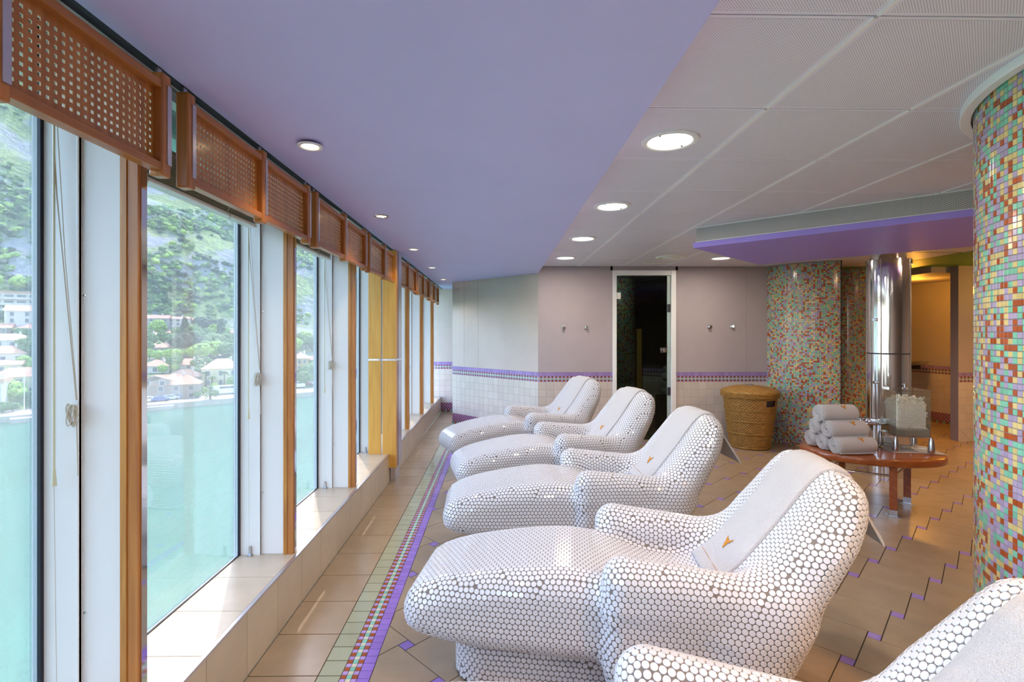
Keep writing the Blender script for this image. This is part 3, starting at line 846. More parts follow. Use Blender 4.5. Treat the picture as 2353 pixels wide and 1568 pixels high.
light('steam_room_fill', 'POINT', (1.7, 7.7, 2.1), 1.6, (0.8, 1, 0.85), 0.1)  # unseen fill light added to lift the dark room behind the door
dr = MB()
z1 = 2.347
dr.box((DX0, YB - 0.02, 0), (DX0 + 0.055, YB + 0.1, z1)); dr.box((DX1 - 0.07, YB - 0.02, 0), (DX1, YB + 0.1, z1)); dr.box((DX0 + 0.055, YB - 0.02, z1 - 0.07), (DX1 - 0.07, YB + 0.1, z1))
root = dr.build('door_1', [M_WHITE], kind='structure'); bevel(root, 0.006, 3)
m = MB(); m.box((DX0 + 0.057, YB + 0.01, 0.01), (DX1 - 0.125, YB + 0.018, z1 - 0.075)); gp = m.build('glass_leaf', [M_DGLASS], root)
m = MB(); m.box((DX1 - 0.118, YB + 0.006, 0.0), (DX1 - 0.072, YB + 0.02, z1 - 0.072)); m.build('side_glass', [mat('frosted_strip', (170, 190, 190), 0.3)], root)
for z in (1.77, 0.62):
    m = MB(); m.box((DX1 - 0.115, YB - 0.004, z), (DX1 - 0.075, YB + 0.024, z + 0.11)); bevel(m.build('hinge', [M_DARK], root), 0.003)
m = MB(); m.box((DX0 + 0.045, YB - 0.008, 1.95), (DX0 + 0.115, YB + 0.024, 2.04)); bevel(m.build('clamp', [M_WHITE2], root), 0.006)
m = MB(); m.box((DX1 - 0.215, YB - 0.002, 1.21), (DX1 - 0.14, YB + 0.026, 1.28)); m.lathe([(0.012, 0.0), (0.012, 0.03), (0.026, 0.04), (0.026, 0.055), (0.0001, 0.06)], (DX1 - 0.165, YB - 0.002, 1.245), 20, axis=Matrix.Rotation(PI / 2, 3, 'X'))
m.build('door_knob', [M_CHROME], root)

# wall hooks
hk = [(0.892, 1.557, 'left of the pair left of the glass door'), (1.203, 1.557, 'right of the pair left of the glass door'), (2.915, 1.568, 'left of the pair right of the glass door'), (3.225, 1.574, 'right of the pair right of the glass door')]
for x, z, lb in hk:
    t = thing('robe_hook', 'square metal robe hook, ' + lb, 'hook', (x, YB, z), 'metal robe hooks on the back wall')
    m = MB(); m.box((x - .026, YB - .012, z - .026), (x + .026, YB - .003, z + .026)); bevel(m.build('wall_plate', [M_STEEL], t), .003)
    m = MB(); m.box((x - .013, YB - .05, z - .013), (x + .013, YB - .012, z + .013)); m.box((x - .018, YB - .056, z - .018), (x + .018, YB - .05, z + .018)); bevel(m.build('peg', [M_CHROME], t), .003)
# ------------------------------------------------------------------ mosaic lounger from a signed distance field
def sd_poly(P, x, z):
    P = np.array(P, float); n = len(P)
    d = (x - P[0, 0]) ** 2 + (z - P[0, 1]) ** 2; s = np.ones_like(x)
    j = n - 1
    for i in range(n):
        ex, ez = P[j] - P[i]; wx = x - P[i, 0]; wz = z - P[i, 1]
        t = np.clip((wx * ex + wz * ez) / (ex * ex + ez * ez), 0, 1)
        bx = wx - ex * t; bz = wz - ez * t
        d = np.minimum(d, bx * bx + bz * bz)
        c1 = z >= P[i, 1]; c2 = z < P[j, 1]; c3 = ex * wz > ez * wx
        a = (c1 & c2 & c3) | (~c1 & ~c2 & ~c3)
        s = np.where(a, -s, s); j = i
    return s * np.sqrt(d)
def smin(a, b, k):
    h = np.clip(0.5 + 0.5 * (b - a) / k, 0, 1)
    return b * (1 - h) + a * h - k * h * (1 - h)
def ext(d2, y, w, r):
    q1 = d2 + r; q2 = np.abs(y) - (w - r)
    return np.minimum(np.maximum(q1, q2), 0) + np.sqrt(np.maximum(q1, 0) ** 2 + np.maximum(q2, 0) ** 2) - r
def capsule(x, y, z, a, b, r):
    a = np.array(a); b = np.array(b); ab = b - a
    t = np.clip(((x - a[0]) * ab[0] + (y - a[1]) * ab[1] + (z - a[2]) * ab[2]) / ab.dot(ab), 0, 1)
    return np.sqrt((x - a[0] - ab[0] * t) ** 2 + (y - a[1] - ab[1] * t) ** 2 + (z - a[2] - ab[2] * t) ** 2) - r
LEG = [(-0.90, 0.29), (-0.893, 0.355), (-0.85, 0.415), (-0.72, 0.463), (-0.5, 0.505), (-0.3, 0.53), (-0.15, 0.53), (0.0, 0.50), (0.12, 0.455), (0.25, 0.43), (0.5, 0.42), (0.52, 0.25), (0.45, 0.18), (-0.5, 0.18), (-0.75, 0.205), (-0.87, 0.235)]
BODY = [(-0.075, 0.22), (-0.055, 0.43), (0.5, 0.42), (0.66, 0.42), (0.60, 0.27), (0.50, 0.13), (0.0, 0.13), (-0.06, 0.16)]
BACK = [(0.30, 0.36), (0.41, 0.475), (0.53, 0.61), (0.64, 0.75), (0.705, 0.84), (0.75, 0.90), (0.80, 0.943), (0.86, 0.935), (0.90, 0.88), (0.895, 0.80), (0.86, 0.71), (0.79, 0.58), (0.70, 0.42), (0.61, 0.25), (0.55, 0.14), (0.35, 0.14)]
def chaikin(P, n=2):
    for _ in range(n):
        Q = []
        for i in range(len(P)):
            a, b = P[i], P[(i + 1) % len(P)]
            Q += [(a[0] * .75 + b[0] * .25, a[1] * .75 + b[1] * .25), (a[0] * .25 + b[0] * .75, a[1] * .25 + b[1] * .75)]
        P = Q
    return P
BACK = chaikin(BACK, 1); LEG = chaikin(LEG, 1)
def sdf(p, ped=True):
    x, y, z = p[..., 0], p[..., 1], p[..., 2]
    wl = np.interp(x, [-0.9, -0.7, -0.3, 0.1], [0.275, 0.29, 0.30, 0.31])
    a = ext(sd_poly(LEG, x, z), y, wl, 0.10)
    b = ext(sd_poly(BODY, x, z), y, 0.372, 0.07)
    # hollow the seat so that only the arms stand
    c = ext(sd_poly(BACK, x, z), y, np.interp(z, [0.3, 0.7, 0.95], [0.385, 0.375, 0.325]), 0.135)
    d = smin(a, b, 0.03)
    for s in (-1, 1):
        arm = capsule(x, y, z, (0.015, s * 0.30, 0.535), (0.55, s * 0.30, 0.475), 0.086)
        web = capsule(x, y, z, (0.005, s * 0.305, 0.46), (0.55, s * 0.305, 0.42), 0.078)
        d = smin(d, smin(arm, web, 0.03), 0.05)
    d = smin(d, c, 0.09)
    if ped:
        q = np.stack([np.abs(x + 0.10) - (0.60 - 0.15), np.abs(y) - (0.2 - 0.15)], -1)
        cyl = np.sqrt((np.maximum(q, 0) ** 2).sum(-1)) - 0.15 + np.minimum(np.maximum(q[..., 0], q[..., 1]), 0)
        e = np.maximum(cyl, np.maximum(z - 0.3, -z))
        d = np.minimum(d, e)
    return d
def grad(p, h=0.002):
    g = np.zeros_like(p)
    for i in range(3):
        o = np.zeros(3); o[i] = h
        g[..., i] = sdf(p + o) - sdf(p - o)
    return g / np.maximum(np.linalg.norm(g, axis=-1, keepdims=True), 1e-9)
def project(p, it=4):
    for _ in range(it):
        p = p - grad(p) * sdf(p)[..., None] * 0.9
    return p
def surface_nets(lo, hi, h):
    ns = [int(math.ceil((hi[i] - lo[i]) / h)) + 1 for i in range(3)]
    ax = [lo[i] + h * np.arange(ns[i]) for i in range(3)]
    G = np.stack(np.meshgrid(*ax, indexing='ij'), -1)
    F = sdf(G); S = F < 0
    c = S[:-1, :-1, :-1].astype(int)
    for dx, dy, dz in ((1, 0, 0), (0, 1, 0), (0, 0, 1), (1, 1, 0), (1, 0, 1), (0, 1, 1), (1, 1, 1)):
        c = c + S[dx:ns[0] - 1 + dx, dy:ns[1] - 1 + dy, dz:ns[2] - 1 + dz]
    act = (c > 0) & (c < 8)
    idx = -np.ones(act.shape, int); ii = np.argwhere(act); idx[act] = np.arange(len(ii))
    P = np.array(lo) + (ii + 0.5) * h
    P = project(P, 5)
    F4 = []
    for a in range(3):
        b, c_ = (a + 1) % 3, (a + 2) % 3
        s0 = [slice(None)] * 3; s1 = [slice(None)] * 3
        s0[a] = slice(0, -1); s1[a] = slice(1, None)
        ch = S[tuple(s0)] != S[tuple(s1)]
        for e in np.argwhere(ch):
            if e[b] == 0 or e[c_] == 0 or e[b] >= ns[b] - 1 or e[c_] >= ns[c_] - 1: continue
            q = []
            for ob, oc in ((-1, -1), (0, -1), (0, 0), (-1, 0)):
                k = e.copy(); k[b] += ob; k[c_] += oc; q.append(idx[tuple(k)])
            if min(q) < 0: continue
            F4.append(q if S[tuple(e)] else q[::-1])
    return P, F4
CH_P, CH_F = surface_nets((-0.96, -0.44, -0.03), (0.96, 0.44, 1.02), 0.02)
PT = 0.0226
def hex_seed():
    pts = []
    # curves over the top and underside in planes of constant y
    ny = int(0.40 / (PT * 0.866)); ys = [j * PT * 0.866 for j in range(-ny, ny + 1)]
    S0 = []
    for j, y in zip(range(-ny, ny + 1), ys):
        # start on the underside near the leg, walk around the silhouette
        S0.append((0.2, y, 0.9 if False else 0.46))
    p = np.array(S0); p[:, 0] = 0.22
    g = None
    # find the top surface by marching down
    z = np.full(len(p), 0.62); q = p.copy(); q[:, 2] = z
    for _ in range(80):
        q[:, 2] -= np.maximum(sdf(q), 0) * 0.6
    start = q.copy()
    off = np.array([(j % 2) * PT / 2 for j in range(-ny, ny + 1)])
    for sgn in (1, -1):
        p = start.copy(); ds = 0.0031; trav = np.zeros(len(p)); nxt = off.copy() if sgn > 0 else PT - off
        alive = np.ones(len(p), bool)
        for it in range(int(2.0 / ds)):
            n = grad(p)
            t = np.stack([n[:, 2], np.zeros(len(n)), -n[:, 0]], -1)
            L = np.linalg.norm(t, axis=1); ok = L > 0.35
            t /= np.maximum(L, 1e-6)[:, None]
            step = ds
            p2 = p + t * step * sgn
            n2 = grad(p2)
            m_ = np.stack([n2[:, 0], np.zeros(len(n2)), n2[:, 2]], -1)
            m_ /= np.maximum(np.linalg.norm(m_, axis=1), 1e-6)[:, None]
            p2 = p2 - m_ * (sdf(p2) / np.maximum((m_ * n2).sum(1), 0.3))[:, None]
            trav += ds
            hit = alive & (trav >= nxt)
            for k in np.where(hit)[0]:
                if ok[k]: pts.append(p2[k].copy())
                nxt[k] += PT
            alive &= ~((sgn > 0) & (p2[:, 2] < 0.02)) & ~((sgn < 0) & (p2[:, 0] > -0.1) & (p2[:, 2] < 0.3))
            p = p2
            if not alive.any(): break
    top = np.array(pts)
    # side lattice projected along y
    side = []
    k = 0; z = 0.012
    while z < 1.0:
        x = -0.95 + (PT / 2 if k % 2 else 0)
        while x < 0.95:
            side.append((x, 0, z)); x += PT
        z += PT * 0.866; k += 1
    side = np.array(side); out = []
    for s in (-1, 1):
        q = side.copy(); q[:, 1] = s * 0.5
        ok = np.ones(len(q), bool)
        for _ in range(70):
            q[:, 1] -= s * np.maximum(sdf(q), 0) * 0.7
        f = (np.abs(sdf(q)) < 0.002) & (q[:, 1] * s > 0.02)
        out.append(q[f])
    side = np.concatenate(out)
    ns_ = grad(side); side = side[np.abs(ns_[:, 1]) > 0.66]
    # ends, projected along x
    q = []
    k = 0; y = -0.42
    while y < 0.42:
        z = 0.012 + (PT / 2 if k % 2 else 0)
        while z < 0.6: q.append((0, y, z)); z += PT
        y += PT * 0.866; k += 1
    q = np.array(q); q[:, 0] = -0.98
    for _ in range(90): q[:, 0] += np.maximum(sdf(q), 0) * 0.7
    q = q[(np.abs(sdf(q)) < 0.002)]
    n = grad(q); q = q[(-n[:, 0] > 0.45)]
    ends = q
    return top, side, ends
def merge(sets, dmin):
    keep = []; 
    kd_pts = []
    grid = {}
    for S in sets:
        for p in S:
            key = (int(math.floor(p[0] / dmin)), int(math.floor(p[1] / dmin)), int(math.floor(p[2] / dmin))); bad = False
            for a in (-1, 0, 1):
                for b in (-1, 0, 1):
                    for c in (-1, 0, 1):
                        for r in grid.get((key[0] + a, key[1] + b, key[2] + c), ()):
                            if (p[0] - r[0]) ** 2 + (p[1] - r[1]) ** 2 + (p[2] - r[2]) ** 2 < dmin * dmin: bad = True; break
                        if bad: break
                    if bad: break
                if bad: break
            if not bad: grid.setdefault(key, []).append(p); keep.append(p)
    return np.array(keep)
def neigh(p, R):
    """all pairs closer than R through a hashed grid, vectorised."""
    c = np.floor(p / R).astype(np.int64) + 200
    key = (c[:, 0] * 1024 + c[:, 1]) * 1024 + c[:, 2]
    order = np.argsort(key, kind='stable'); ks = key[order]
    I = []; J = []
    for dx in (-1, 0, 1):
        for dy in (-1, 0, 1):
            for dz in (-1, 0, 1):
                k2 = key + (dx * 1024 + dy) * 1024 + dz
                lo = np.searchsorted(ks, k2, 'left'); hi = np.searchsorted(ks, k2, 'right')
                cnt = hi - lo; mx = int(cnt.max()) if len(cnt) else 0
                for q in range(mx):
                    m = cnt > q; ii = np.where(m)[0]; jj = order[lo[m] + q]
                    I.append(ii); J.append(jj)
    I = np.concatenate(I); J = np.concatenate(J); m = I != J; I = I[m]; J = J[m]
    d = np.linalg.norm(p[I] - p[J], axis=1); m = d < R
    return I[m], J[m], d[m]
def relax(p, its, rr=1.12, st=0.3):
    for it in range(its):
        I, J, d = neigh(p, PT * rr)
        v = p[I] - p[J]
        w = np.clip(rr - d / PT, 0, 0.6)
        F = np.zeros_like(p); np.add.at(F, I, v / np.maximum(d, 1e-6)[:, None] * (w * PT)[:, None])
        L = np.linalg.norm(F, axis=1, keepdims=True); F *= np.minimum(1, 0.4 * PT / np.maximum(L * st, 1e-9))
        p = p + F * st
        p = project(p, 1)
    return project(p, 2)
def thin(p, dmin):
    """drop one of each pair that is too close"""
    I, J, d = neigh(p, dmin); kill = np.zeros(len(p), bool)
    for a, b in sorted(zip(I.tolist(), J.tolist())):
        if a < b and not kill[a] and not kill[b]: kill[b] = True
    return p[~kill]
def compute_pts():
    top, side, ends = hex_seed()
    n_ = grad(top); top = top[np.abs(n_[:, 1]) <= 0.70]
    p = merge([top, side, ends], PT * 0.72)
    p = relax(p, 12)
    cand = np.concatenate([CH_P] + [CH_P + RNG.uniform(-0.012, 0.012, CH_P.shape) for _ in range(7)])
    cand = project(cand, 3); cand = cand[cand[:, 2] > 0.004]
    for rnd, (f, its, rr) in enumerate(((0.76, 16, 1.15), (0.76, 18, 1.12), (0.77, 18, 1.10), (0.78, 18, 1.08))):
        kd = kdtree.KDTree(len(p))
        for i, q in enumerate(p): kd.insert(q, i)
        kd.balance()
        far = cand[[kd.find(q)[2] > PT * f for q in cand]]
        add = merge([far], PT * f)
        if len(add): p = np.concatenate([p, add])
        p = relax(p, its, rr)
        p = thin(p, PT * 0.78)
    p = relax(p, 8, 1.03)
    p = thin(p, PT * 0.82)
    p = p[(p[:, 2] > 0.011)]
    return p
pts = compute_pts()
print('tiles', len(pts), 'grout verts', len(CH_P))

def chair_mesh():
    nrm = grad(pts)
    K = 12; h = 0.0024
    I, J, d = neigh(pts, PT * 1.6); near = np.full((len(pts), 4), PT * 1.15)
    o_ = np.lexsort((d, I)); Is = I[o_]; ds_ = d[o_]; first = np.searchsorted(Is, np.arange(len(pts)))
    for q in range(4):
        ok = (first + q < len(Is)); ix = np.where(ok)[0]; ix = ix[Is[first[ix] + q] == ix]; near[ix, q] = ds_[first[ix] + q]
    rad = np.minimum(np.clip(near.mean(1) * 0.462, PT * 0.42, PT * 0.49), np.maximum(near[:, 0] - PT * 0.46, PT * 0.40))[:, None, None]
    r0, r1 = rad, rad - PT * 0.047
    up = np.where(np.abs(nrm[:, 2:3]) < 0.9, np.array([[0, 0, 1.0]]), np.array([[1.0, 0, 0]]))
    a = np.cross(up, nrm); a /= np.linalg.norm(a, axis=1)[:, None]; b = np.cross(nrm, a)
    ang = 2 * np.pi * np.arange(K) / K
    dirs = a[:, None, :] * np.cos(ang)[None, :, None] + b[:, None, :] * np.sin(ang)[None, :, None]
    rings = []
    for r, hh in ((r0, -0.0012), (r0, h * 0.55), (r1, h)):
        rings.append(pts[:, None, :] + dirs * r + nrm[:, None, :] * hh)
    V = np.stack(rings, 1).reshape(-1, 3)           # n,3,K
    base = len(CH_P); faces = [tuple(f) for f in CH_F]; mi = [0] * len(faces); sm = [True] * len(faces)
    for i in range(len(pts)):
        o = base + i * 3 * K
        faces.append(tuple(o + 2 * K + k for k in range(K))); mi.append(1); sm.append(False)
        for rg in (0, 1):
            for k in range(K):
                k2 = (k + 1) % K
                faces.append((o + rg * K + k, o + rg * K + k2, o + (rg + 1) * K + k2, o + (rg + 1) * K + k)); mi.append(1); sm.append(True)
    me = bpy.data.meshes.new('tiled_body')
    me.from_pydata([tuple(v) for v in CH_P] + [tuple(v) for v in V], [], faces)
    me.materials.append(M_PGROUT); me.materials.append(M_TILE)
    me.polygons.foreach_set('material_index', mi); me.polygons.foreach_set('use_smooth', sm)
    me.update(); return me
CH_ME = chair_mesh()

# towel path in chair coordinates
def towel_mesh(y0, y1, s0, tail, thick=0.019, seed=0, flare=0.0):
    """strip over the backrest: starts low on the front (s0 = start x), over the crest, hangs free behind to height tail."""
    r = random.Random(seed)
    NY = 15; ys = np.linspace(y0, y1, NY)
    p = np.array([(s0, y, 0.0) for y in ys]); p[:, 2] = 1.1
    for _ in range(120): p[:, 2] -= np.maximum(sdf(p), 0) * 0.6
    rows = []; ds = 0.012
    yline = ys.copy()
    fall = False; cur = p.copy(); dirv = None
    for it in range(200):
        n = grad(cur); rows.append((cur.copy(), n.copy()))
        t = np.stack([n[:, 2], np.zeros(NY), -n[:, 0]], -1); t /= np.maximum(np.linalg.norm(t, axis=1), 1e-6)[:, None]
        if n[NY // 2, 2] < 0.12 and it > 20: break
        cur = cur + t * ds; cur[:, 1] = yline
        m_ = np.stack([n[:, 0], 0 * n[:, 0], n[:, 2]], -1); m_ /= np.linalg.norm(m_, axis=1)[:, None]
        for _ in range(2):
            cur = cur - m_ * (sdf(cur))[:, None]
    # free fall
    last, ln = rows[-1]
    z = last[:, 2].mean(); k = 0
    while z > tail:
        k += 1
        last = last.copy(); last[:, 2] -= ds; last[:, 0] += 0.0005 + flare * ds
        rows.append((last.copy(), ln.copy())); z -= ds
    m = MB(); M = len(rows)
    th = thick
    outer = []; inner = []
    for i, (q, n) in enumerate(rows):
        edge = 1.0
        e = min(1, 0.35 + min(i, M - 1 - i) / 2.0)
        for k in range(NY):
            ee = 0.45 if k in (0, NY - 1) else (0.9 if k in (1, NY - 2) else 1.0)
            wob = 0.0016 * math.sin(i * 0.31 + k * 0.9 + seed) + r.uniform(-.0005, .0005)
            side_w = 0.004 * math.sin(i * 0.12 + seed) * (1 if k > NY / 2 else -0.6)
            base = Vector(q[k]); nn = Vector(n[k])
            off_y = Vector((0, side_w if k in (0, 1, NY - 1, NY - 2) else 0, 0))
            outer.append(tuple(base + nn * (0.0045 + th * ee * e + wob) + off_y)); inner.append(tuple(base + nn * 0.0034 + off_y))
    n0 = len(m.v); m.v += outer; n1 = len(m.v); m.v += inner
    for i in range(M - 1):
        for k in range(NY - 1):
            a = i * NY + k
            m.face((n0 + a, n0 + a + NY, n0 + a + NY + 1, n0 + a + 1), 0, True)
            m.face((n1 + a, n1 + a + 1, n1 + a + NY + 1, n1 + a + NY), 0, True)
        for k in (0, NY - 1):
            a = i * NY + k
            m.face((n0 + a, n1 + a, n1 + a + NY, n0 + a + NY) if k == 0 else (n0 + a, n0 + a + NY, n1 + a + NY, n1 + a), 0, True)
    for i in (0, M - 1):
        for k in range(NY - 1):
            a = i * NY + k
            m.face((n0 + a, n0 + a + 1, n1 + a + 1, n1 + a) if i == 0 else (n0 + a, n1 + a, n1 + a + 1, n0 + a + 1), 0, True)
    return m, rows, ys
BIRD = [(-0.05, 0.4), (-0.3, 0.62), (-0.62, 0.62), (-1.05, 0.9), (-0.85, 0.3), (-0.5, 0.05), (-0.38, -0.2), (-0.3, -0.6), (0.0, -0.85), (0.05, -1.1), (0.35, -0.95), (0.42, -0.55), (0.36, -0.25), (0.55, 0.1), (0.85, 0.5), (1.15, 1.1), (0.65, 0.75), (0.25, 0.42)]
def emblem(m, c, ax, ay, n, s, lift=0.0):
    """raised embroidered bird emblem"""
    c = Vector(c); ax = Vector(ax).normalized(); ay = Vector(ay).normalized(); n = Vector(n).normalized()
    P = [c + ax * (x * s) + ay * (y * s) + n * lift for x, y in BIRD]
    # triangulate through fan of small pieces to keep the outline
    b = len(m.v); m.v += [tuple(p) for p in P] + [tuple(p + n * 0.0012) for p in P]; k = len(P)
    m.face([b + k + i for i in range(k)]); m.face([b + i for i in range(k)][::-1])
    for i in range(k):
        j = (i + 1) % k; m.face((b + i, b + j, b + k + j, b + k + i))
    return m
CH = [  # world position of the knob line centre, axis turn in degrees, towel y range, start x, tail height, label
    ((0.316, 1.06), -14.0, 'nearest the camera, cut off by the lower frame edge'),
    ((0.513, 2.20), -8.5, 'in the foreground, second from the camera'),
    ((0.537, 3.40), 2.0, 'in the middle of the row'),
    ((0.480, 4.53), 13.0, 'fourth from the camera'),
    ((0.249, 5.65), 21.0, 'farthest back, before the tiled wall'),
]
TW = [(-0.19, 0.17, 0.35, 0.66, 0.3), (-0.15, 0.155, 0.365, 0.67, 0.5), (-0.16, 0.15, 0.40, 0.62, 0.6), (-0.15, 0.14, 0.39, 0.74, 0.35), (-0.15, 0.14, 0.38, 0.82, 0.3)]
for i, ((x, y), ang, lb) in enumerate(CH):
    o = bpy.data.objects.new('lounge_chair', CH_ME); COL.objects.link(o)
    o.location = (x, y, 0.0023); o.rotation_euler = (0, 0, math.radians(ang))
    tag(o, 'white penny tiled lounger ' + lb, 'lounge chair', 'white tiled loungers in a row')
    ya, yb, s0, tail, fl_ = TW[i]
    m, rows, ys = towel_mesh(ya, yb, s0, tail, seed=i, flare=fl_)
    tw = m.build('towel', [M_TOWEL])
    tw.location = o.location; tw.rotation_euler = o.rotation_euler
    tag(tw, 'long white towel draped over the backrest of the tiled lounger ' + lb.split(',')[0].replace('in the middle of the row', 'mid row').replace('farthest back', 'farthest from the camera'), 'towel', 'towels draped over the loungers')
    # emblem, near the low end
    k = 7; ri = 14; q, n = rows[ri]
    c = Vector(q[k]); nn = Vector(n[k]); tdir = Vector((nn.z, 0, -nn.x))
    mm = MB(); emblem(mm, c + nn * (0.0045 + 0.019 + 0.0015), Vector((0, -1, 0)), tdir, nn, 0.027)
    e = mm.build('embroidered_emblem', [M_EMB]); e.parent = tw; e['label'] = 'small gold embroidered bird emblem'
    if i in (1, 2):
        mm = MB(); P = []
        for k2 in range(15):
            q2, n2 = rows[5]; ee = 0.45 if k2 in (0, 14) else (0.9 if k2 in (1, 13) else 1.0)
            P.append(Vector(q2[k2]) + Vector(n2[k2]) * (0.0052 + 0.019 * ee))
        mm.tube(P, 0.0012, 5); s = mm.build('stitched_line', [M_EMB]); s.parent = tw
# ------------------------------------------------------------------ low oval table
TZ = 0.47; TC = Vector((3.22, 4.29)); TA = math.radians(-20)
def tl(u, v): return (TC.x + u * math.cos(TA) - v * math.sin(TA), TC.y + u * math.sin(TA) + v * math.cos(TA))
t = thing('oval_table', 'low oval wooden table with metal feet carrying towels and a drinks dispenser', 'table', (TC.x, TC.y, 0))
m = MB(); N = 64; A1, B1 = 0.53, 0.375
prof = [(0.985, TZ - 0.058), (1.0, TZ - 0.052), (1.0, TZ - 0.006), (0.988, TZ)]
n0 = len(m.v)
for f, z in prof:
    for k in range(N):
        a = 2 * PI * k / N; p = tl(A1 * f * math.cos(a), B1 * f * math.sin(a)); m.v.append((p[0], p[1], z))
for i in range(3):
    for k in range(N):
        k2 = (k + 1) % N; m.face((i * N + k, i * N + k2, (i + 1) * N + k2, (i + 1) * N + k), 0, True)
m.face([k for k in range(N)][::-1]); m.face([3 * N + k for k in range(N)])
m.build('table_top', [W_TAB], t)
LG = [(3.19, 3.99), (3.56, 4.30), (2.81, 4.22), (3.16, 4.55)]
for (x, y) in LG:
    R = Matrix.Rotation(math.radians(-40), 3, 'Z')
    m = MB(); m.box((x - .026, y - .026, .052), (x + .026, y + .026, TZ - .058), rot=R, piv=(x, y, 0)); o = m.build('leg', [W_TAB], t); bevel(o, .003)
    m = MB(); m.box((x - .028, y - .028, .006), (x + .028, y + .028, .056), rot=R, piv=(x, y, 0)); m.box((x - .05, y - .04, 0.0024), (x + .05, y + .04, .007), rot=R, piv=(x, y, 0)); m.build('metal_foot', [M_STEEL], o)
for a, b in ((0, 2), (0, 1), (2, 3), (1, 3)):
    m = MB(); m.tube([(LG[a][0], LG[a][1], .325), (LG[b][0], LG[b][1], .325)], .0085, 10); m.build('stretcher', [M_CHROME], t)

# rolled towels in a pyramid
def roll(loc, L, r, ang, seed, flip=False):
    rn = random.Random(seed); m = MB()
    # spiral cross section swept along x
    turns = 3.2; K = 64; c = []
    for k in range(K + 1):
        a = turns * 2 * PI * k / K; rad = r * (0.16 + 0.84 * k / K); c.append((rad * math.cos(a), rad * math.sin(a) * 0.93))
    th = r * 0.2; NX = 12
    def ring(i, rad_scale, inset):
        x = -L / 2 + L * i / (NX - 1)
        return x
    # outer body
    seg = 36; n0 = len(m.v)
    prof = [(-L / 2 + .004, 0.80), (-L / 2 - .001, 0.9), (-L / 2 + .006, 0.99), (-L / 2 + .03, 1.0), (0, 1.015), (L / 2 - .03, 1.0), (L / 2 - .006, 0.99), (L / 2 + .001, 0.9), (L / 2 - .004, 0.8)]
    for x, f in prof:
        for k in range(seg):
            a = 2 * PI * k / seg; w = 1 + 0.02 * math.sin(3 * a + seed) + 0.012 * rn.uniform(-1, 1)
            zz = r * f * math.sin(a) * 0.95 * w
            m.v.append((x + rn.uniform(-.001, .001), r * f * math.cos(a) * w, max(zz, -r * 0.90)))
    for i in range(len(prof) - 1):
        for k in range(seg):
            k2 = (k + 1) % seg; m.face((n0 + i * seg + k, n0 + i * seg + k2, n0 + (i + 1) * seg + k2, n0 + (i + 1) * seg + k), 0, True)
    for e, x in ((0, -L / 2 + .012), (len(prof) - 1, L / 2 - .012)):
        cn = len(m.v); m.v.append((x, 0, 0))
        for k in range(seg):
            k2 = (k + 1) % seg; f = (n0 + e * seg + k2, n0 + e * seg + k, cn) if e == 0 else (n0 + e * seg + k, n0 + e * seg + k2, cn)
            m.face(f, 0, True)
    # spiral cords at both ends
    for x in (-L / 2, L / 2):
        m.tube([(x + (0.002 if x < 0 else -0.002), p[0] * 0.88, p[1] * 0.86) for p in c], r * 0.10, 6)
    # loose outer flap
    m.tube([(-L / 2 + .01, -r * .72, -r * .74), (0, -r * .74, -r * .76), (L / 2 - .01, -r * .72, -r * .74)], r * .10, 6)
    return m
RT = [((2.975, 4.15, 0), 0.33, 0.074, 3, 'at the front of the bottom row'), ((2.965, 4.305, 0), 0.32, 0.074, 1, 'in the middle of the bottom row'), ((2.955, 4.46, 0), 0.31, 0.074, -1, 'at the back of the bottom row'),
      ((2.96, 4.225, 1), 0.33, 0.073, 4, 'at the front of the second layer'), ((2.945, 4.38, 1), 0.31, 0.073, -2, 'at the back of the second layer'), ((2.93, 4.30, 2), 0.32, 0.077, 3, 'on top of the pyramid')]
for i, ((x, y, lv), L, r, ang, lb) in enumerate(RT):
    m = roll(None, L, r, ang, i)
    z = TZ + 0.068 + lv * 0.124 + 0.001
    o = m.build('rolled_towel', [M_TOWEL]); o.location = (x, y, z); o.rotation_euler = (0, 0, math.radians(ang))
    tag(o, 'rolled white towel ' + lb + ' on the oval table', 'towel', 'pyramid of rolled towels on the table')
    if i in (0, 3, 5):
        mm = MB(); a = math.radians(128); nrm_ = Vector((0, math.cos(a), math.sin(a))); 
        cpt = Vector((0.035, math.cos(a) * r * 1.045, math.sin(a) * r * 1.0))
        emblem(mm, cpt, (1, 0, 0), (0, -math.sin(a) * -1, math.cos(a) * -1), nrm_, 0.024)
        e = mm.build('embroidered_emblem', [M_EMB]); e.parent = o; e['label'] = 'small gold embroidered bird emblem'

# polished stand with ring top
t = thing('chrome_stand', 'polished metal stand with a wide ring top beside the rolled towels', 'stand', (3.33, 4.47, TZ))
sx, sy = 3.33, 4.47
m = MB(); m.lathe([(0.0001, 0.0), (0.105, 0.0), (0.108, 0.004), (0.1, 0.009), (0.05, 0.012), (0.0001, 0.012)], (sx + 0.02, sy, TZ + 0.0005), 40); m.build('base_disc', [M_CHROME], t)
m = MB(); m.lathe([(0.047, 0.012), (0.047, 0.205)], (sx, sy, TZ), 32); m.build('cylinder', [M_CHROME], t)
m = MB(); tor = [(0.135 + 0.014 * math.cos(a), 0.215 + 0.014 * math.sin(a)) for a in [2 * PI * k / 12 for k in range(12)]]
m.lathe(tor, (sx, sy, TZ), 48, closed=True); m.build('ring_rim', [M_CHROME], t)
m = MB(); m.lathe([(0.0001, 0.212), (0.128, 0.212), (0.128, 0.205), (0.0001, 0.205)], (sx, sy, TZ), 40); m.build('tray', [M_STEEL], t)
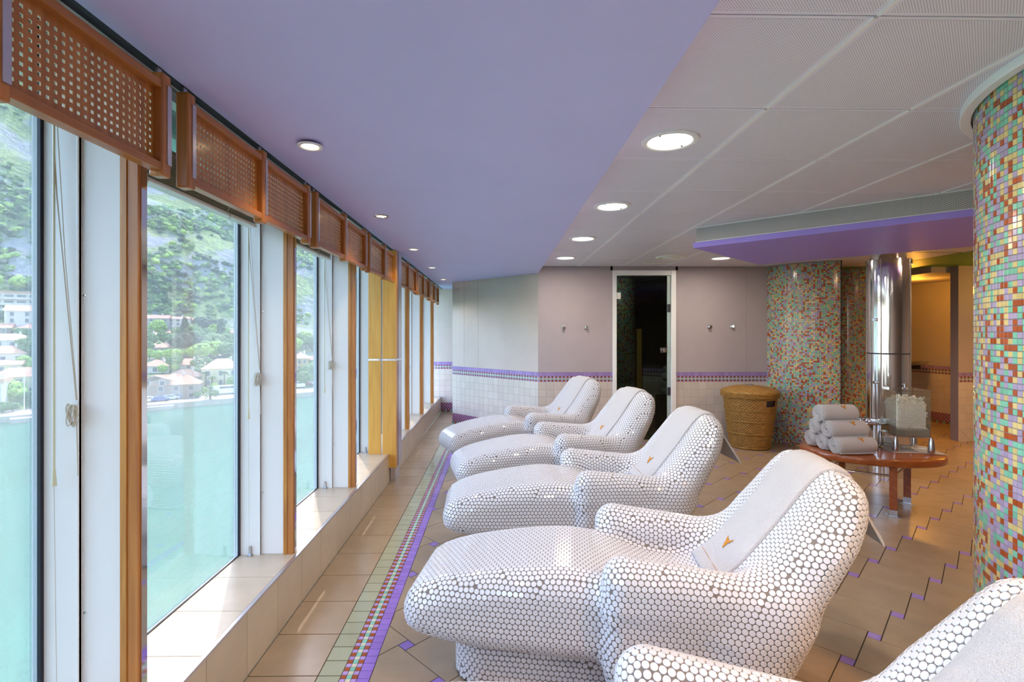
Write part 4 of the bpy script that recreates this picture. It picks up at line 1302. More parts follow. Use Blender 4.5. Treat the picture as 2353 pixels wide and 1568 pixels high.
for k in range(7):
    a = k * 0.9; rr_ = 0.03 + 0.012 * k
    m = MB(); m.lathe([(0.014, 0.212), (0.012, 0.222), (0.0001, 0.225)], (sx + rr_ * math.cos(a), sy + rr_ * math.sin(a), TZ), 12); m.build('stud', [M_CHROME], t)

# drinks dispenser
M_ICE = mat('ice_water', (252, 252, 248), 0.12, bump=1.0, bscale=55, var=0.05, vscale=60)
M_WATERD = glass_mat('dispenser_water', 0.25, (0.86, 0.86, 0.80))
dc = Vector((3.54, 4.30)); DA = math.radians(-14); hs = 0.128
def dl(u, v): return (dc.x + u * math.cos(DA) - v * math.sin(DA), dc.y + u * math.sin(DA) + v * math.cos(DA))
def dbox(m, u0, u1, v0, v1, z0, z1, mat_=0):
    m.prism([dl(u0, v0), dl(u1, v0), dl(u1, v1), dl(u0, v1)], z0, z1, mat_)
t = thing('drink_dispenser', 'square clear drinks dispenser full of ice on four bullet shaped metal legs', 'dispenser', (dc.x, dc.y, TZ))
m = MB(); w = 0.004
dbox(m, -hs, hs, -hs, -hs + w, .61, .985); dbox(m, -hs, hs, hs - w, hs, .61, .985); dbox(m, -hs, -hs + w, -hs + w, hs - w, .61, .985); dbox(m, hs - w, hs, -hs + w, hs - w, .61, .985); dbox(m, -hs, hs, -hs, hs, .604, .61)
m.build('clear_tank', [M_ACRYL], t)
m = MB(); dbox(m, -hs + .006, hs - .006, -hs + .006, hs - .006, .612, .672); m.build('water', [M_WATERD], t)
# ice as a heap of rough chunks
m = MB(); r_ = random.Random(4)
for q in range(1500):
    u = r_.uniform(-hs + .021, hs - .021); v = r_.uniform(-hs + .021, hs - .021); z = r_.uniform(.67, .918 + .02 * math.sin(u * 40 + v * 25))
    if max(abs(u), abs(v)) < hs - 0.05 and z < 0.88: continue
    s = r_.uniform(.006, .012); c = dl(u, v); R = Matrix.Rotation(r_.uniform(0, 3), 3, 'X') @ Matrix.Rotation(r_.uniform(0, 3), 3, 'Y') @ Matrix.Rotation(r_.uniform(0, 3), 3, 'Z')
    m.box((c[0] - s, c[1] - s * .7, z - s * .5), (c[0] + s, c[1] + s * .7, z + s * .5), rot=R)
dbox(m, -hs + .024, hs - .024, -hs + .024, hs - .024, .66, .885)
m.build('ice', [M_ICE], t, kind='stuff')
m = MB(); dbox(m, -hs - .004, hs + .004, -hs - .004, hs + .004, .985, .997); bevel(m.build('lid', [M_ACRYL], t), .003)
m = MB(); c = dl(0, 0); m.lathe([(0.022, .997), (0.02, 1.003), (0.008, 1.008), (0.008, 1.024), (0.022, 1.034), (0.022, 1.040), (0.0001, 1.043)], (c[0], c[1], 0), 20); m.build('lid_knob', [M_CHROME], t)
m = MB(); 
for (u0, v0, u1, v1) in ((-hs, -hs, hs, -hs), (hs, -hs, hs, hs), (hs, hs, -hs, hs), (-hs, hs, -hs, -hs)):
    a, b = dl(u0, v0), dl(u1, v1); m.tube([(a[0], a[1], .600), (b[0], b[1], .600)], .007, 8)
m.build('support_frame', [M_CHROME], t)
for (u, v) in ((-hs, -hs), (hs, -hs), (-hs, hs), (hs, hs)):
    c = dl(u * 1.02, v * 1.02)
    m = MB(); m.lathe([(0.0001, .6), (.010, .598), (.017, .58), (.0225, .54), (.026, .50), (.0265, TZ + .008), (.024, TZ + .0045)], (c[0], c[1], 0), 24); m.build('leg', [M_STEEL], t)
m = MB()
for k in range(4):
    u, v = ((-hs, -hs), (hs, -hs), (hs, hs), (-hs, hs))[k]; a = dl(u, v); b = dl(u * .35, v * .35); m.tube([(a[0], a[1], .497), (b[0], b[1], .497)], .004, 8)
m.lathe([(0.052 + .004 * math.cos(a), .497 + .004 * math.sin(a)) for a in [2 * PI * k / 8 for k in range(8)]], (dc.x, dc.y, 0), 28, closed=True)
m.build('cross_brace', [M_CHROME], t)
m = MB(); c = dl(hs + .012, -.02); m.box((c[0] - .004, c[1] - .018, .655), (c[0] + .03, c[1] + .018, .70)); m.build('tap', [M_BLACK], t)
# folded cloth under the dispenser
m = MB(); r_ = random.Random(2); NU, NV = 26, 18; n0 = 0
gu = [-.17 + .40 * i / (NU - 1) for i in range(NU)]; gv = [-.165 + .33 * j / (NV - 1) for j in range(NV)]
for lay in (0, 1):
    for i, u in enumerate(gu):
        for j, v in enumerate(gv):
            c = dl(u + .012 * math.sin(v * 22), v + .015 * math.sin(u * 11 + 1)); e = min(i, j, NU - 1 - i, NV - 1 - j)
            z = TZ + .0008 + (0 if lay else (0.0022 if e > 0 else 0.001) + .0006 * math.sin(i * 1.7) * math.sin(j * 1.3))
            m.v.append((c[0], c[1], z))
for i in range(NU - 1):
    for j in range(NV - 1):
        a = i * NV + j; q = NU * NV + a
        m.face((a, a + NV, a + NV + 1, a + 1), 0, True); m.face((q, q + 1, q + NV + 1, q + NV), 0, True)
o = m.build('folded_cloth', [M_TOWEL]); tag(o, 'flat white cloth spread under the drinks dispenser on the table', 'cloth')
m = MB(); c = dl(-.06, .16); m.prism([dl(-.09, .14), dl(-.03, .14), dl(-.035, .165), dl(-.095, .165)], TZ + .003, TZ + .075); o = m.build('paper_cup', [M_WHITE2]); tag(o, 'small white carton half hidden behind the dispenser legs', 'carton'); bevel(o, .003)

# wicker laundry basket
def wicker_mat():
    m, tr, b, out = nt('wicker'); N = tr.nodes; L = tr.links
    tc = N.new('ShaderNodeTexCoord'); mp = N.new('ShaderNodeMapping'); L.new(tc.outputs['Object'], mp.inputs[0]); mp.inputs['Scale'].default_value = (1, 1, 3)
    n = N.new('ShaderNodeTexNoise'); n.inputs['Scale'].default_value = 18; L.new(mp.outputs[0], n.inputs[0])
    cr = N.new('ShaderNodeValToRGB'); cr.color_ramp.elements[0].position = .3; cr.color_ramp.elements[0].color = (*lin((136, 98, 40)), 1); cr.color_ramp.elements[1].position = .7; cr.color_ramp.elements[1].color = (*lin((172, 128, 60)), 1)
    L.new(n.outputs[0], cr.inputs[0]); L.new(cr.outputs[0], b.inputs['Base Color']); b.inputs['Roughness'].default_value = .5
    return m
M_WICK = wicker_mat()
bx_, by_ = 3.27, 6.46
t = thing('wicker_basket', 'tall tapered wicker laundry basket with lid against the back wall', 'basket', (bx_, by_, 0))
def weave(m, prof, seg, amp, c, hole=None):
    """woven shell: strakes go over and under alternate stakes"""
    n0 = len(m.v); nr = len(prof)
    for j, (r, z) in enumerate(prof):
        for k in range(seg):
            a = 2 * PI * k / seg
            ph = (k // 2 + j // 2) % 2
            rr2 = r + (amp if ph else -amp) * (1 if j % 2 else 0.4)
            m.v.append((c[0] + rr2 * math.cos(a), c[1] + rr2 * math.sin(a), z))
    for j in range(nr - 1):
        for k in range(seg):
            k2 = (k + 1) % seg
            if hole and hole(prof[j][1], 2 * PI * (k + .5) / seg): continue
            m.face((n0 + j * seg + k, n0 + j * seg + k2, n0 + (j + 1) * seg + k2, n0 + (j + 1) * seg + k), 0, False)
def bprof(z0, r0, z1, r1, n): return [(r0 + (r1 - r0) * (i / (n - 1)) ** 0.85, z0 + (z1 - z0) * i / (n - 1)) for i in range(n)]
ha = math.atan2(-1, 0.45)
def hole(z, a):
    d = (a - ha + PI) % (2 * PI) - PI
    return abs(d) < 0.24 and 0.55 < z < 0.63
m = MB(); weave(m, bprof(0.004, .235, .70, .325, 84), 180, .0032, (bx_, by_), hole); m.build('woven_body', [M_WICK], t)
m = MB(); m.lathe([(0.0001, .006), (.225, .006), (.312, .69), (.300, .69), (.215, .02), (0.0001, .02)], (bx_, by_, 0), 40); m.build('liner', [M_DARK], t)
for z, rr3 in ((.02, .242), (.2, .275), (.36, .295), (.50, .309)):
    m = MB(); m.lathe([(rr3 + .006 * math.cos(a), z + .009 * math.sin(a)) for a in [2 * PI * k / 8 for k in range(8)]], (bx_, by_, 0), 60, closed=True); m.build('woven_band', [M_WICK], t)
m = MB(); lp = [(.352, .665), (.36, .68), (.362, .70), (.355, .725)] + [(.355 - .345 * (i / 22), .73 + .075 * (1 - (1 - i / 22) ** 2) ** .8) for i in range(1, 23)]
weave(m, [(.352, .662 + .0035 * i) for i in range(0, 18)] + lp[4:], 180, .0028, (bx_, by_)); m.build('lid', [M_WICK], t)
m = MB(); m.lathe([(.05, .806), (.05, .812), (.0001, .815)], (bx_ , by_, 0), 20); m.build('lid_knob', [M_STEEL], t)
# ------------------------------------------------------------------ bay, village and mountain
def tq(X, Y): return (X + 84) * -0.66 + (Y - 137) * 0.75
def mq(X, Y): return (X + 84) * 0.75 + (Y - 137) * 0.66
def XYof(t_, m_): return (-84 - 0.66 * t_ + 0.75 * m_, 137 + 0.75 * t_ + 0.66 * m_)
def vnoise(x, y, s):
    """smooth value noise, numpy friendly"""
    x = np.asarray(x, float) / s; y = np.asarray(y, float) / s
    xi = np.floor(x); yi = np.floor(y); fx = x - xi; fy_ = y - yi
    fx = fx * fx * (3 - 2 * fx); fy_ = fy_ * fy_ * (3 - 2 * fy_)
    def h(a, b):
        v = np.sin(a * 127.1 + b * 311.7) * 43758.5453; return v - np.floor(v)
    return (h(xi, yi) * (1 - fx) + h(xi + 1, yi) * fx) * (1 - fy_) + (h(xi, yi + 1) * (1 - fx) + h(xi + 1, yi + 1) * fx) * fy_ - 0.5
def ground(X, Y):
    t_ = tq(X, Y); m_ = mq(X, Y)
    z = np.interp(t_, [-12, -1.5, -1.4, 12, 16, 60, 120, 700], [-24, -20.5, -17.3, -17.3, -16.6, -7.5, 6, 420])
    a = np.clip((t_ - 110) / 80, 0, 1)
    z = z + a * (vnoise(m_, t_, 150) * 55 + vnoise(m_ + 40, t_, 60) * 28 + np.abs(vnoise(m_, t_ + 9, 26)) * 16 + vnoise(m_, t_, 11) * 5)
    return z
def find_xy(u, v):
    k = (u - 1146) / 1148.0; Y = np.arange(90, 900, 0.5); X = k * Y
    pv = 765 - 1148 * (ground(X, Y) - CAM_H) / Y
    i = int(np.argmax((pv <= v) & (tq(X, Y) > 0)))
    return float(X[i]), float(Y[i])
def hill_mat():
    m, tr, b, out = nt('hillside'); N = tr.nodes; L = tr.links
    tc = N.new('ShaderNodeTexCoord')
    n1 = N.new('ShaderNodeTexNoise'); n1.inputs['Scale'].default_value = .028; n1.inputs['Detail'].default_value = 8; n1.inputs['Roughness'].default_value = .65
    n2 = N.new('ShaderNodeTexNoise'); n2.inputs['Scale'].default_value = .35; n2.inputs['Detail'].default_value = 6
    L.new(tc.outputs['Object'], n1.inputs[0]); L.new(tc.outputs['Object'], n2.inputs[0])
    rk = N.new('ShaderNodeValToRGB'); rk.color_ramp.elements[0].color = (*lin((100, 108, 124)), 1); rk.color_ramp.elements[1].color = (*lin((150, 152, 156)), 1)
    gr = N.new('ShaderNodeValToRGB'); gr.color_ramp.elements[0].position = .35; gr.color_ramp.elements[0].color = (*lin((64, 92, 62)), 1); gr.color_ramp.elements[1].position = .65; gr.color_ramp.elements[1].color = (*lin((134, 154, 88)), 1)
    L.new(n2.outputs[0], rk.inputs[0]); L.new(n2.outputs[0], gr.inputs[0])
    f = N.new('ShaderNodeValToRGB'); f.color_ramp.elements[0].position = .47; f.color_ramp.elements[1].position = .56
    L.new(n1.outputs[0], f.inputs[0])
    mx = N.new('ShaderNodeMix'); mx.data_type = 'RGBA'; L.new(f.outputs[0], mx.inputs[0]); L.new(gr.outputs[0], mx.inputs[6]); L.new(rk.outputs[0], mx.inputs[7])
    L.new(mx.outputs[2], b.inputs['Base Color']); b.inputs['Roughness'].default_value = .9
    bp = N.new('ShaderNodeBump'); bp.inputs['Strength'].default_value = .9; bp.inputs['Distance'].default_value = 2.5; L.new(n2.outputs[0], bp.inputs['Height']); L.new(bp.outputs[0], b.inputs['Normal'])
    return m
M_HILL = hill_mat()
ts = np.concatenate([np.array([-12, -6, -1.5, -1.4, 2, 6, 12]), np.arange(16, 120, 4), np.arange(120, 620, 3.5)])
ms = np.arange(-330, 110, 3.5)
TT, MM = np.meshgrid(ts, ms, indexing='ij'); XX = -84 - 0.66 * TT + 0.75 * MM; YY = 137 + 0.75 * TT + 0.66 * MM
ZZ = ground(XX, YY)
g = MB(); g.v = [tuple(p) for p in np.stack([XX, YY, ZZ], -1).reshape(-1, 3)]
nm = len(ms)
for i in range(len(ts) - 1):
    for j in range(nm - 1):
        g.face((i * nm + j, i * nm + j + 1, (i + 1) * nm + j + 1, (i + 1) * nm + j), 0, ts[i] > 100)
o = g.build('mountainside', [M_HILL]); tag(o, 'steep green and rocky mountainside across the bay', 'mountain')
def water_mat():
    m, tr, b, out = nt('bay_water'); N = tr.nodes; L = tr.links
    tc = N.new('ShaderNodeTexCoord'); mp = N.new('ShaderNodeMapping'); mp.inputs['Scale'].default_value = (1, .45, 1); mp.inputs['Rotation'].default_value = (0, 0, math.radians(35))
    L.new(tc.outputs['Object'], mp.inputs[0])
    n = N.new('ShaderNodeTexNoise'); n.inputs['Scale'].default_value = 1.1; n.inputs['Detail'].default_value = 6; n.inputs['Roughness'].default_value = .62
    L.new(mp.outputs[0], n.inputs[0])
    n2 = N.new('ShaderNodeTexNoise'); n2.inputs['Scale'].default_value = .06; n2.inputs['Detail'].default_value = 4; L.new(mp.outputs[0], n2.inputs[0])
    cr = N.new('ShaderNodeValToRGB'); cr.color_ramp.elements[0].position = .3; cr.color_ramp.elements[0].color = (*lin((30, 100, 80)), 1); cr.color_ramp.elements[1].position = .75; cr.color_ramp.elements[1].color = (*lin((48, 120, 100)), 1)
    L.new(n2.outputs[0], cr.inputs[0]); L.new(cr.outputs[0], b.inputs['Base Color'])
    b.inputs['Roughness'].default_value = .1; b.inputs['IOR'].default_value = 1.33; b.inputs['Specular IOR Level'].default_value = .35
    bp = N.new('ShaderNodeBump'); bp.inputs['Strength'].default_value = 1; bp.inputs['Distance'].default_value = 1.1; L.new(n.outputs[0], bp.inputs['Height']); L.new(bp.outputs[0], b.inputs['Normal'])
    return m
m = MB(); m.poly([(-700, -60, WATER_Z), (-1.66, -60, WATER_Z), (-1.66, 560, WATER_Z), (-700, 560, WATER_Z)])
o = m.build('bay_water', [water_mat()]); tag(o, 'turquoise rippled water of the bay below the windows', 'water', kind='stuff')
M_STONE = mat('quay_stone', (170, 162, 150), .8, var=.08, vscale=.8)
def slab_tm(m, t0, t1, m0, m1, z0, z1, mt=0):
    P = [XYof(t0, m0), XYof(t0, m1), XYof(t1, m1), XYof(t1, m0)]
    a = sum(P[i][0] * P[(i + 1) % 4][1] - P[(i + 1) % 4][0] * P[i][1] for i in range(4))
    if a < 0: P = P[::-1]
    m.prism(P, z0, z1, mt)
m = MB(); slab_tm(m, -1.6, 11, -70, 70, -21, -17.05); o = m.build('quay', [M_STONE]); tag(o, 'pale stone quay running along the far shore', 'quay')
X_, Y_ = -104.5, 117
m = MB(); slab_tm(m, -4.5, -1.2, -34.5, -27, -21, -17.5); o = m.build('jetty', [M_STONE]); tag(o, 'low stone jetty at the left, seen through the first window', 'jetty')
m = MB(); slab_tm(m, -3.5, -1.2, -10, -4, -21, -17.5); o = m.build('jetty', [M_STONE]); tag(o, 'low stone jetty before the grey stone house', 'jetty')

HW = {n: mat('render_' + n, c, .8) for n, c in dict(white=(204, 198, 190), cream=(204, 194, 158), stone=(140, 128, 116), yellow=(188, 160, 98), brown=(126, 110, 96), grey=(160, 152, 148)).items()}
HR = {n: mat('roof_' + n, c, .8, var=.1, vscale=1.2) for n, c in dict(tile=(180, 136, 112), pink=(178, 126, 110), dark=(118, 96, 86), pale=(184, 150, 126)).items()}
M_HWIN = mat('far_window_glass', (78, 88, 100), .25)
M_HFR = mat('far_window_frame', (200, 200, 196), .6)
def house(u0, u1, vb, ve, vr, wall_, roof_, style, nwin, rows, label, rotd=0, depth=8.0, dormer=False, name='house'):
    uc = (u0 + u1) / 2; X, Y = find_xy(uc, vb); zg = CAM_H - (vb - 765) * Y / 1148.0
    W = (u1 - u0) * Y / 1148.0 * 1.12; He = (vb - ve) * Y / 1148.0; Hr = max(0.3, (ve - vr) * Y / 1148.0)
    ang = math.atan2(-X, Y) * 0.75 + math.radians(rotd)
    t = thing(name, label, 'house', (0, 0, 0), 'houses of the far village')
    m = MB(); m.box((-W / 2, 0, -4), (W / 2, depth, He)); m.build('walls', [HW[wall_]], t)
    e = .45; x0, x1, y0, y1 = -W / 2 - e, W / 2 + e, -e, depth + e
    m = MB()
    if style == 'hip':
        rl = max(0, W / 2 - depth / 2 * .9)
        A = [(x0, y0, He), (x1, y0, He), (x1, y1, He), (x0, y1, He)]; r1, r2 = (-rl, depth / 2, He + Hr), (rl + .01, depth / 2, He + Hr)
        m.poly([A[0], A[1], r2, r1]); m.poly([A[1], A[2], r2]); m.poly([A[2], A[3], r1, r2]); m.poly([A[3], A[0], r1]); m.poly(A[::-1])
    elif style == 'gable':
        A = [(x0, y0, He), (x1, y0, He), (x1, y1, He), (x0, y1, He)]; r1, r2 = (x0, depth / 2, He + Hr), (x1, depth / 2, He + Hr)
        m.poly([A[0], A[1], r2, r1]); m.poly([A[2], A[3], r1, r2]); m.poly(A[::-1]); m.poly([A[3], A[0], r1]); m.poly([A[1], A[2], r2])
    else:
        m.box((x0, y0, He), (x1, y1, He + max(.25, Hr)))
    m.build('roof', [HR[roof_]], t)
    rh = He / rows
    for r in range(rows):
        for c in range(nwin):
            xc = -W / 2 + W * (c + .5) / nwin; zc = rh * (r + .52); w = min(.55, W / nwin * .28); h = min(.75, rh * .3)
            if style == 'flat' : w = W / nwin * .36; h = rh * .26
            m = MB(); m.box((xc - w - .14, -.05, zc - h - .14), (xc + w + .14, .02, zc + h + .14), 0); m.box((xc - w, -.08, zc - h), (xc + w, -.04, zc + h), 1); m.build('window', [M_HFR, M_HWIN], t)
        if style == 'flat' and rows > 1:
            m = MB(); m.box((-W / 2, -1.1, rh * r - .08), (W / 2, 0, rh * r + .08)); m.box((-W / 2, -1.1, rh * r), (W / 2, -1.02, rh * r + .85)); m.build('balcony', [HW['white']], t)
    if dormer:
        m = MB(); dw = W * .24; dx = -W * .22; m.box((dx - dw, -.1, He - .2), (dx + dw, 3, He + Hr * .55), 0)
        m.poly([(dx - dw - .3, -.3, He + Hr * .55), (dx + dw + .3, -.3, He + Hr * .55), (dx, -.3, He + Hr * 1.0)], 0)
        m.poly([(dx - dw - .3, -.3, He + Hr * .55), (dx, -.3, He + Hr), (dx, 4, He + Hr), (dx - dw - .3, 4, He + Hr * .55)], 1); m.poly([(dx + dw + .3, -.3, He + Hr * .55), (dx + dw + .3, 4, He + Hr * .55), (dx, 4, He + Hr), (dx, -.3, He + Hr)], 1)
        m.build('dormer', [HW[wall_], HR[roof_]], t)
        for s in (-.5, .5):
            xc = dx + s * dw; zc = He + Hr * .22; m = MB(); m.box((xc - .75, -.2, zc - .75), (xc + .75, -.1, zc + .75), 0); m.box((xc - .58, -.24, zc - .6), (xc + .58, -.19, zc + .6), 1); m.build('window', [M_HFR, M_HWIN], t)
    m = MB(); m.box((W * .2, depth * .45, He), (W * .2 + .6, depth * .45 + .6, He + Hr + .7)); m.build('chimney', [HW['white']], t)
    t.location = (X, Y, zg); t.rotation_euler = (0, 0, ang)
    HOUSES.append((X, Y, W, label))
    return t
HOUSES = []
H = house
H(343, 447, 919, 884, 862, 'stone', 'tile', 'hip', 4, 2, 'long grey stone house with a gabled dormer right on the quay', dormer=True)
H(396, 458, 890, 866, 850, 'brown', 'dark', 'hip', 3, 1, 'dark roofed house directly behind the stone quay house')
H(479, 547, 889, 847, 825, 'cream', 'pale', 'hip', 3, 2, 'cream villa with hipped roof and tall windows behind palms')
H(392, 465, 849, 838, 825, 'white', 'tile', 'gable', 4, 1, 'long low house with tiled roof above the stone house')
H(341, 388, 857, 841, 827, 'white', 'tile', 'hip', 3, 1, 'low white house with tiled roof at the left of the second window')
H(362, 392, 813, 799, 789, 'brown', 'tile', 'gable', 2, 1, 'old brown house with tiled roof among trees')
H(391, 417, 771, 766, 756, 'white', 'tile', 'hip', 2, 1, 'small tiled roof below the upper terrace row')
H(341, 361, 784, 771, 764, 'white', 'pale', 'gable', 2, 1, 'little pale house at the left edge of the second window')
H(341, 387, 762, 732, 724, 'grey', 'pink', 'gable', 4, 3, 'leftmost apartment row house high on the slope')
H(384, 433, 758, 733, 728, 'white', 'pink', 'gable', 4, 3, 'middle apartment row house high on the slope')
H(436, 468, 752, 736, 731, 'grey', 'pink', 'gable', 3, 2, 'right apartment row house high on the slope')
H(486, 507, 754, 747, 742, 'white', 'pink', 'gable', 2, 1, 'small pink roofed house at the forest edge')
H(525, 552, 778, 768, 758, 'white', 'pink', 'hip', 2, 1, 'house with pink roof at the right of the second window')
H(-4, 108, 716, 676, 671, 'white', 'pale', 'flat', 6, 3, 'white terraced apartment block, highest in the first window')
H(45, 112, 760, 716, 702, 'white', 'pale', 'gable', 3, 3, 'white gabled apartment block below the terraced one')
H(-10, 31, 766, 754, 743, 'brown', 'tile', 'gable', 2, 1, 'tiled roof at the left edge of the first window')
H(62, 112, 770, 757, 744, 'white', 'pink', 'hip', 2, 1, 'pink roofed house below the gabled apartment block')
H(-8, 69, 800, 782, 767, 'white', 'pale', 'hip', 4, 1, 'wide white house with roof dormers in the first window')
H(-8, 57, 838, 812, 795, 'white', 'tile', 'hip', 3, 1, 'white hip roofed house with balcony in the first window')
H(-8, 49, 860, 838, 828, 'cream', 'pink', 'gable', 3, 1, 'cream house with a shallow pink roof in the first window')
H(13, 108, 915, 865, 845, 'cream', 'tile', 'hip', 3, 2, 'large cream house with tiled hip roof near the quay in the first window')
H(-12, 14, 950, 880, 870, 'white', 'pale', 'flat', 2, 3, 'tall white house at the left frame edge')
H(676, 706, 868, 824, 810, 'yellow', 'tile', 'hip', 3, 3, 'yellow villa seen through the third window')
H(707, 729, 858, 832, 818, 'white', 'pink', 'hip', 2, 2, 'pink roofed house beside the yellow villa')
H(703, 727, 800, 794, 789, 'white', 'pink', 'gable', 3, 1, 'white house above the yellow villa')
H(812, 830, 868, 840, 826, 'cream', 'tile', 'hip', 2, 2, 'house seen through the fourth window')

# trees
def crown_mesh(seed, squash=1.0, cone=False, n=110):
    """leafy crown: many ragged clumps over an ellipsoid."""
    bm = bmesh.new(); bmesh.ops.create_icosphere(bm, subdivisions=2, radius=1.0)
    B = np.array([v.co[:] for v in bm.verts]); Fc = [[v.index for v in f.verts] for f in bm.faces]; bm.free()
    R_ = np.random.RandomState(seed); V = []; F = []
    lobes = R_.normal(size=(7, 3)); lobes /= np.linalg.norm(lobes, axis=1)[:, None]; lobes[:, 2] = np.abs(lobes[:, 2]) * .8
    for i in range(n):
        d = R_.normal(size=3); d /= np.linalg.norm(d)
        k = .62 + .22 * max(0, (lobes @ d).max() - .5) / .5 + R_.uniform(-.08, .05)
        if i < n * .15: k *= .5
        r = R_.uniform(.14, .27); c = d * k
        if cone:
            f = (c[2] + 1) / 2; c[0] *= (1.25 - 1.05 * f) * .55; c[1] *= (1.25 - 1.05 * f) * .55; c[2] *= 1.7; r *= .8
        P = c + B * r * R_.uniform(.72, 1.18, (len(B), 1)); P[:, 2] *= squash
        o = len(V); V += [tuple(p) for p in P]; F += [[o + j for j in f] for f in Fc]
    me = bpy.data.meshes.new('crown'); me.from_pydata(V, [], F); me.update(); return me
LEAF = {n: mat('leaf_' + n, c, .8, var=.35, vscale=1.6, bump=.8, bscale=3) for n, c in dict(dark=(40, 64, 48), mid=(82, 114, 60), bright=(136, 168, 74), pale=(122, 142, 100)).items()}
M_BARK = mat('bark', (96, 80, 62), .9)
CROWNS = {}
for n in LEAF:
    for s in range(2):
        me = crown_mesh(hash(n) % 7 + s * 11 if False else len(CROWNS) * 5 + 3, .85); me.materials.append(LEAF[n]); CROWNS[(n, s)] = me
me = crown_mesh(77, cone=True); me.materials.append(LEAF['dark']); CROWNS[('cone', 0)] = me
tm = MB(); tm.tube([(0, 0, -2.0), (0, 0, .1)], [.12, .07], 7); trunk0 = tm.build('trunk', [M_BARK]); trunk_me = trunk0.data; bpy.data.objects.remove(trunk0)
def tree(X, Y, R, kind, label, sink=0.0):
    z = float(ground(X, Y)); t = thing('tree', label, 'tree', (X, Y, z), 'trees of the far village')
    key = ('cone', 0) if kind == 'cone' else (kind, random.randint(0, 1))
    c = bpy.data.objects.new('crown', CROWNS[key]); COL.objects.link(c); c.parent = t; h = R * (1.7 if kind == 'cone' else 1.15)
    c.location = (0, 0, h); c.scale = (R, R, R * random.uniform(.85, 1.1)); c.rotation_euler = (0, 0, random.uniform(0, 6))
    k = bpy.data.objects.new('trunk', trunk_me); COL.objects.link(k); k.parent = t; k.location = (0, 0, h * .9); k.scale = (R * .9, R * .9, h * .55)
DSC = {'dark': 'dark green', 'mid': 'mid green', 'bright': 'bright green', 'pale': 'pale green', 'cone': 'tall dark conical'}
SPEC = [  # u, v base, radius, kind
    (372, 772, 4.6, 'bright'), (356, 798, 3.6, 'mid'), (384, 792, 3.6, 'mid'), (402, 798, 3.6, 'mid'), (424, 812, 5.5, 'dark'), (432, 790, 5, 'cone'), (440, 806, 5.5, 'dark'), (452, 790, 5.5, 'mid'), (470, 768, 5.5, 'dark'),
    (462, 800, 5, 'mid'), (484, 792, 4.5, 'mid'), (500, 776, 4, 'bright'), (514, 790, 5, 'cone'), (522, 800, 4.5, 'mid'), (494, 806, 4.8, 'pale'), (482, 822, 4.6, 'mid'), (470, 832, 5.0, 'bright'), (505, 822, 4.4, 'bright'), (524, 826, 4.6, 'mid'), (544, 824, 4.4, 'mid'),
    (450, 826, 3.2, 'bright'), (352, 826, 2.6, 'bright'), (372, 832, 2.8, 'bright'), (392, 829, 2.4, 'bright'), (414, 828, 2.8, 'bright'), (404, 852, 3.4, 'mid'), (382, 860, 2.2, 'bright'), (468, 872, 3.6, 'mid'), (462, 852, 3.2, 'mid'), (538, 892, 2.4, 'bright'),
    (348, 812, 3, 'mid'), (536, 850, 3.2, 'mid'), (460, 916, 1.6, 'mid'), (474, 909, 1.8, 'bright'), (545, 905, 1.6, 'bright'), (348, 778, 2.6, 'mid'), (480, 762, 3.6, 'pale'), (510, 762, 4.2, 'dark'), (540, 796, 4, 'mid'), (412, 776, 3, 'mid'),
    (40, 936, 4.4, 'bright'), (84, 828, 5.2, 'mid'), (70, 850, 2.8, 'bright'), (98, 812, 3.8, 'mid'), (95, 936, 3.4, 'mid'), (78, 782, 3, 'mid'), (60, 772, 2, 'mid'), (20, 690, 4, 'mid'), (60, 676, 5, 'bright'), (95, 676, 4, 'mid'), (96, 856, 2.4, 'bright'), (24, 950, 2.0, 'mid'), (8, 682, 3.5, 'bright'), (104, 922, 3, 'mid'),
    (680, 856, 3.4, 'mid'), (700, 892, 4.2, 'mid'), (716, 884, 4.8, 'mid'), (684, 884, 3.0, 'dark'), (724, 868, 4, 'bright'), (720, 808, 5.2, 'mid'), (690, 798, 4.6, 'mid'), (706, 790, 4, 'bright'), (712, 856, 3.6, 'mid'), (682, 812, 4.2, 'bright'),
    (818, 880, 4, 'mid'), (824, 858, 5, 'bright'), (820, 812, 6, 'mid'), (816, 834, 5, 'dark')]
USED = set()
def tree_label(X, Y, R, kd_):
    """says which tree it is by its nearest house."""
    hs_ = sorted(HOUSES, key=lambda h: math.hypot(h[0] - X, h[1] - Y))
    size = 'small' if R < 2.3 else 'medium' if R < 3.2 else 'broad'
    def short(l):
        l = l.replace('seen through the', 'in the'); w = l.split()
        return ' '.join(w[:7]).rstrip(',')
    for h in hs_[:6]:
        du = X / Y - h[0] / h[1]; dd = math.hypot(X, Y) - math.hypot(h[0], h[1])
        opts = (['behind'] if dd > 0 else ['before']) if abs(du) * 1148 < 14 else []
        opts += ['right of' if du > 0 else 'left of']
        for rel in opts:
            for extra in ('', ' close', ' high' if dd > 8 else ' low'):
                l = '%s %s tree%s %s the %s' % (size, DSC[kd_], extra, rel, short(h[3]))
                if l not in USED and len(l.split()) <= 16: USED.add(l); return l
    return '%s %s tree on the village slope' % (size, DSC[kd_])
for (u, v, R, kd_) in SPEC:
    X, Y = find_xy(u, v)
    for rep in range(2 if kd_ != 'cone' else 1):
      if rep: X, Y, R = X + random.uniform(-4, 4), Y + random.uniform(1, 6), R * random.uniform(.7, 1.0)
      tree(X, Y, R * .74, kd_, tree_label(X, Y, R * .74, kd_))
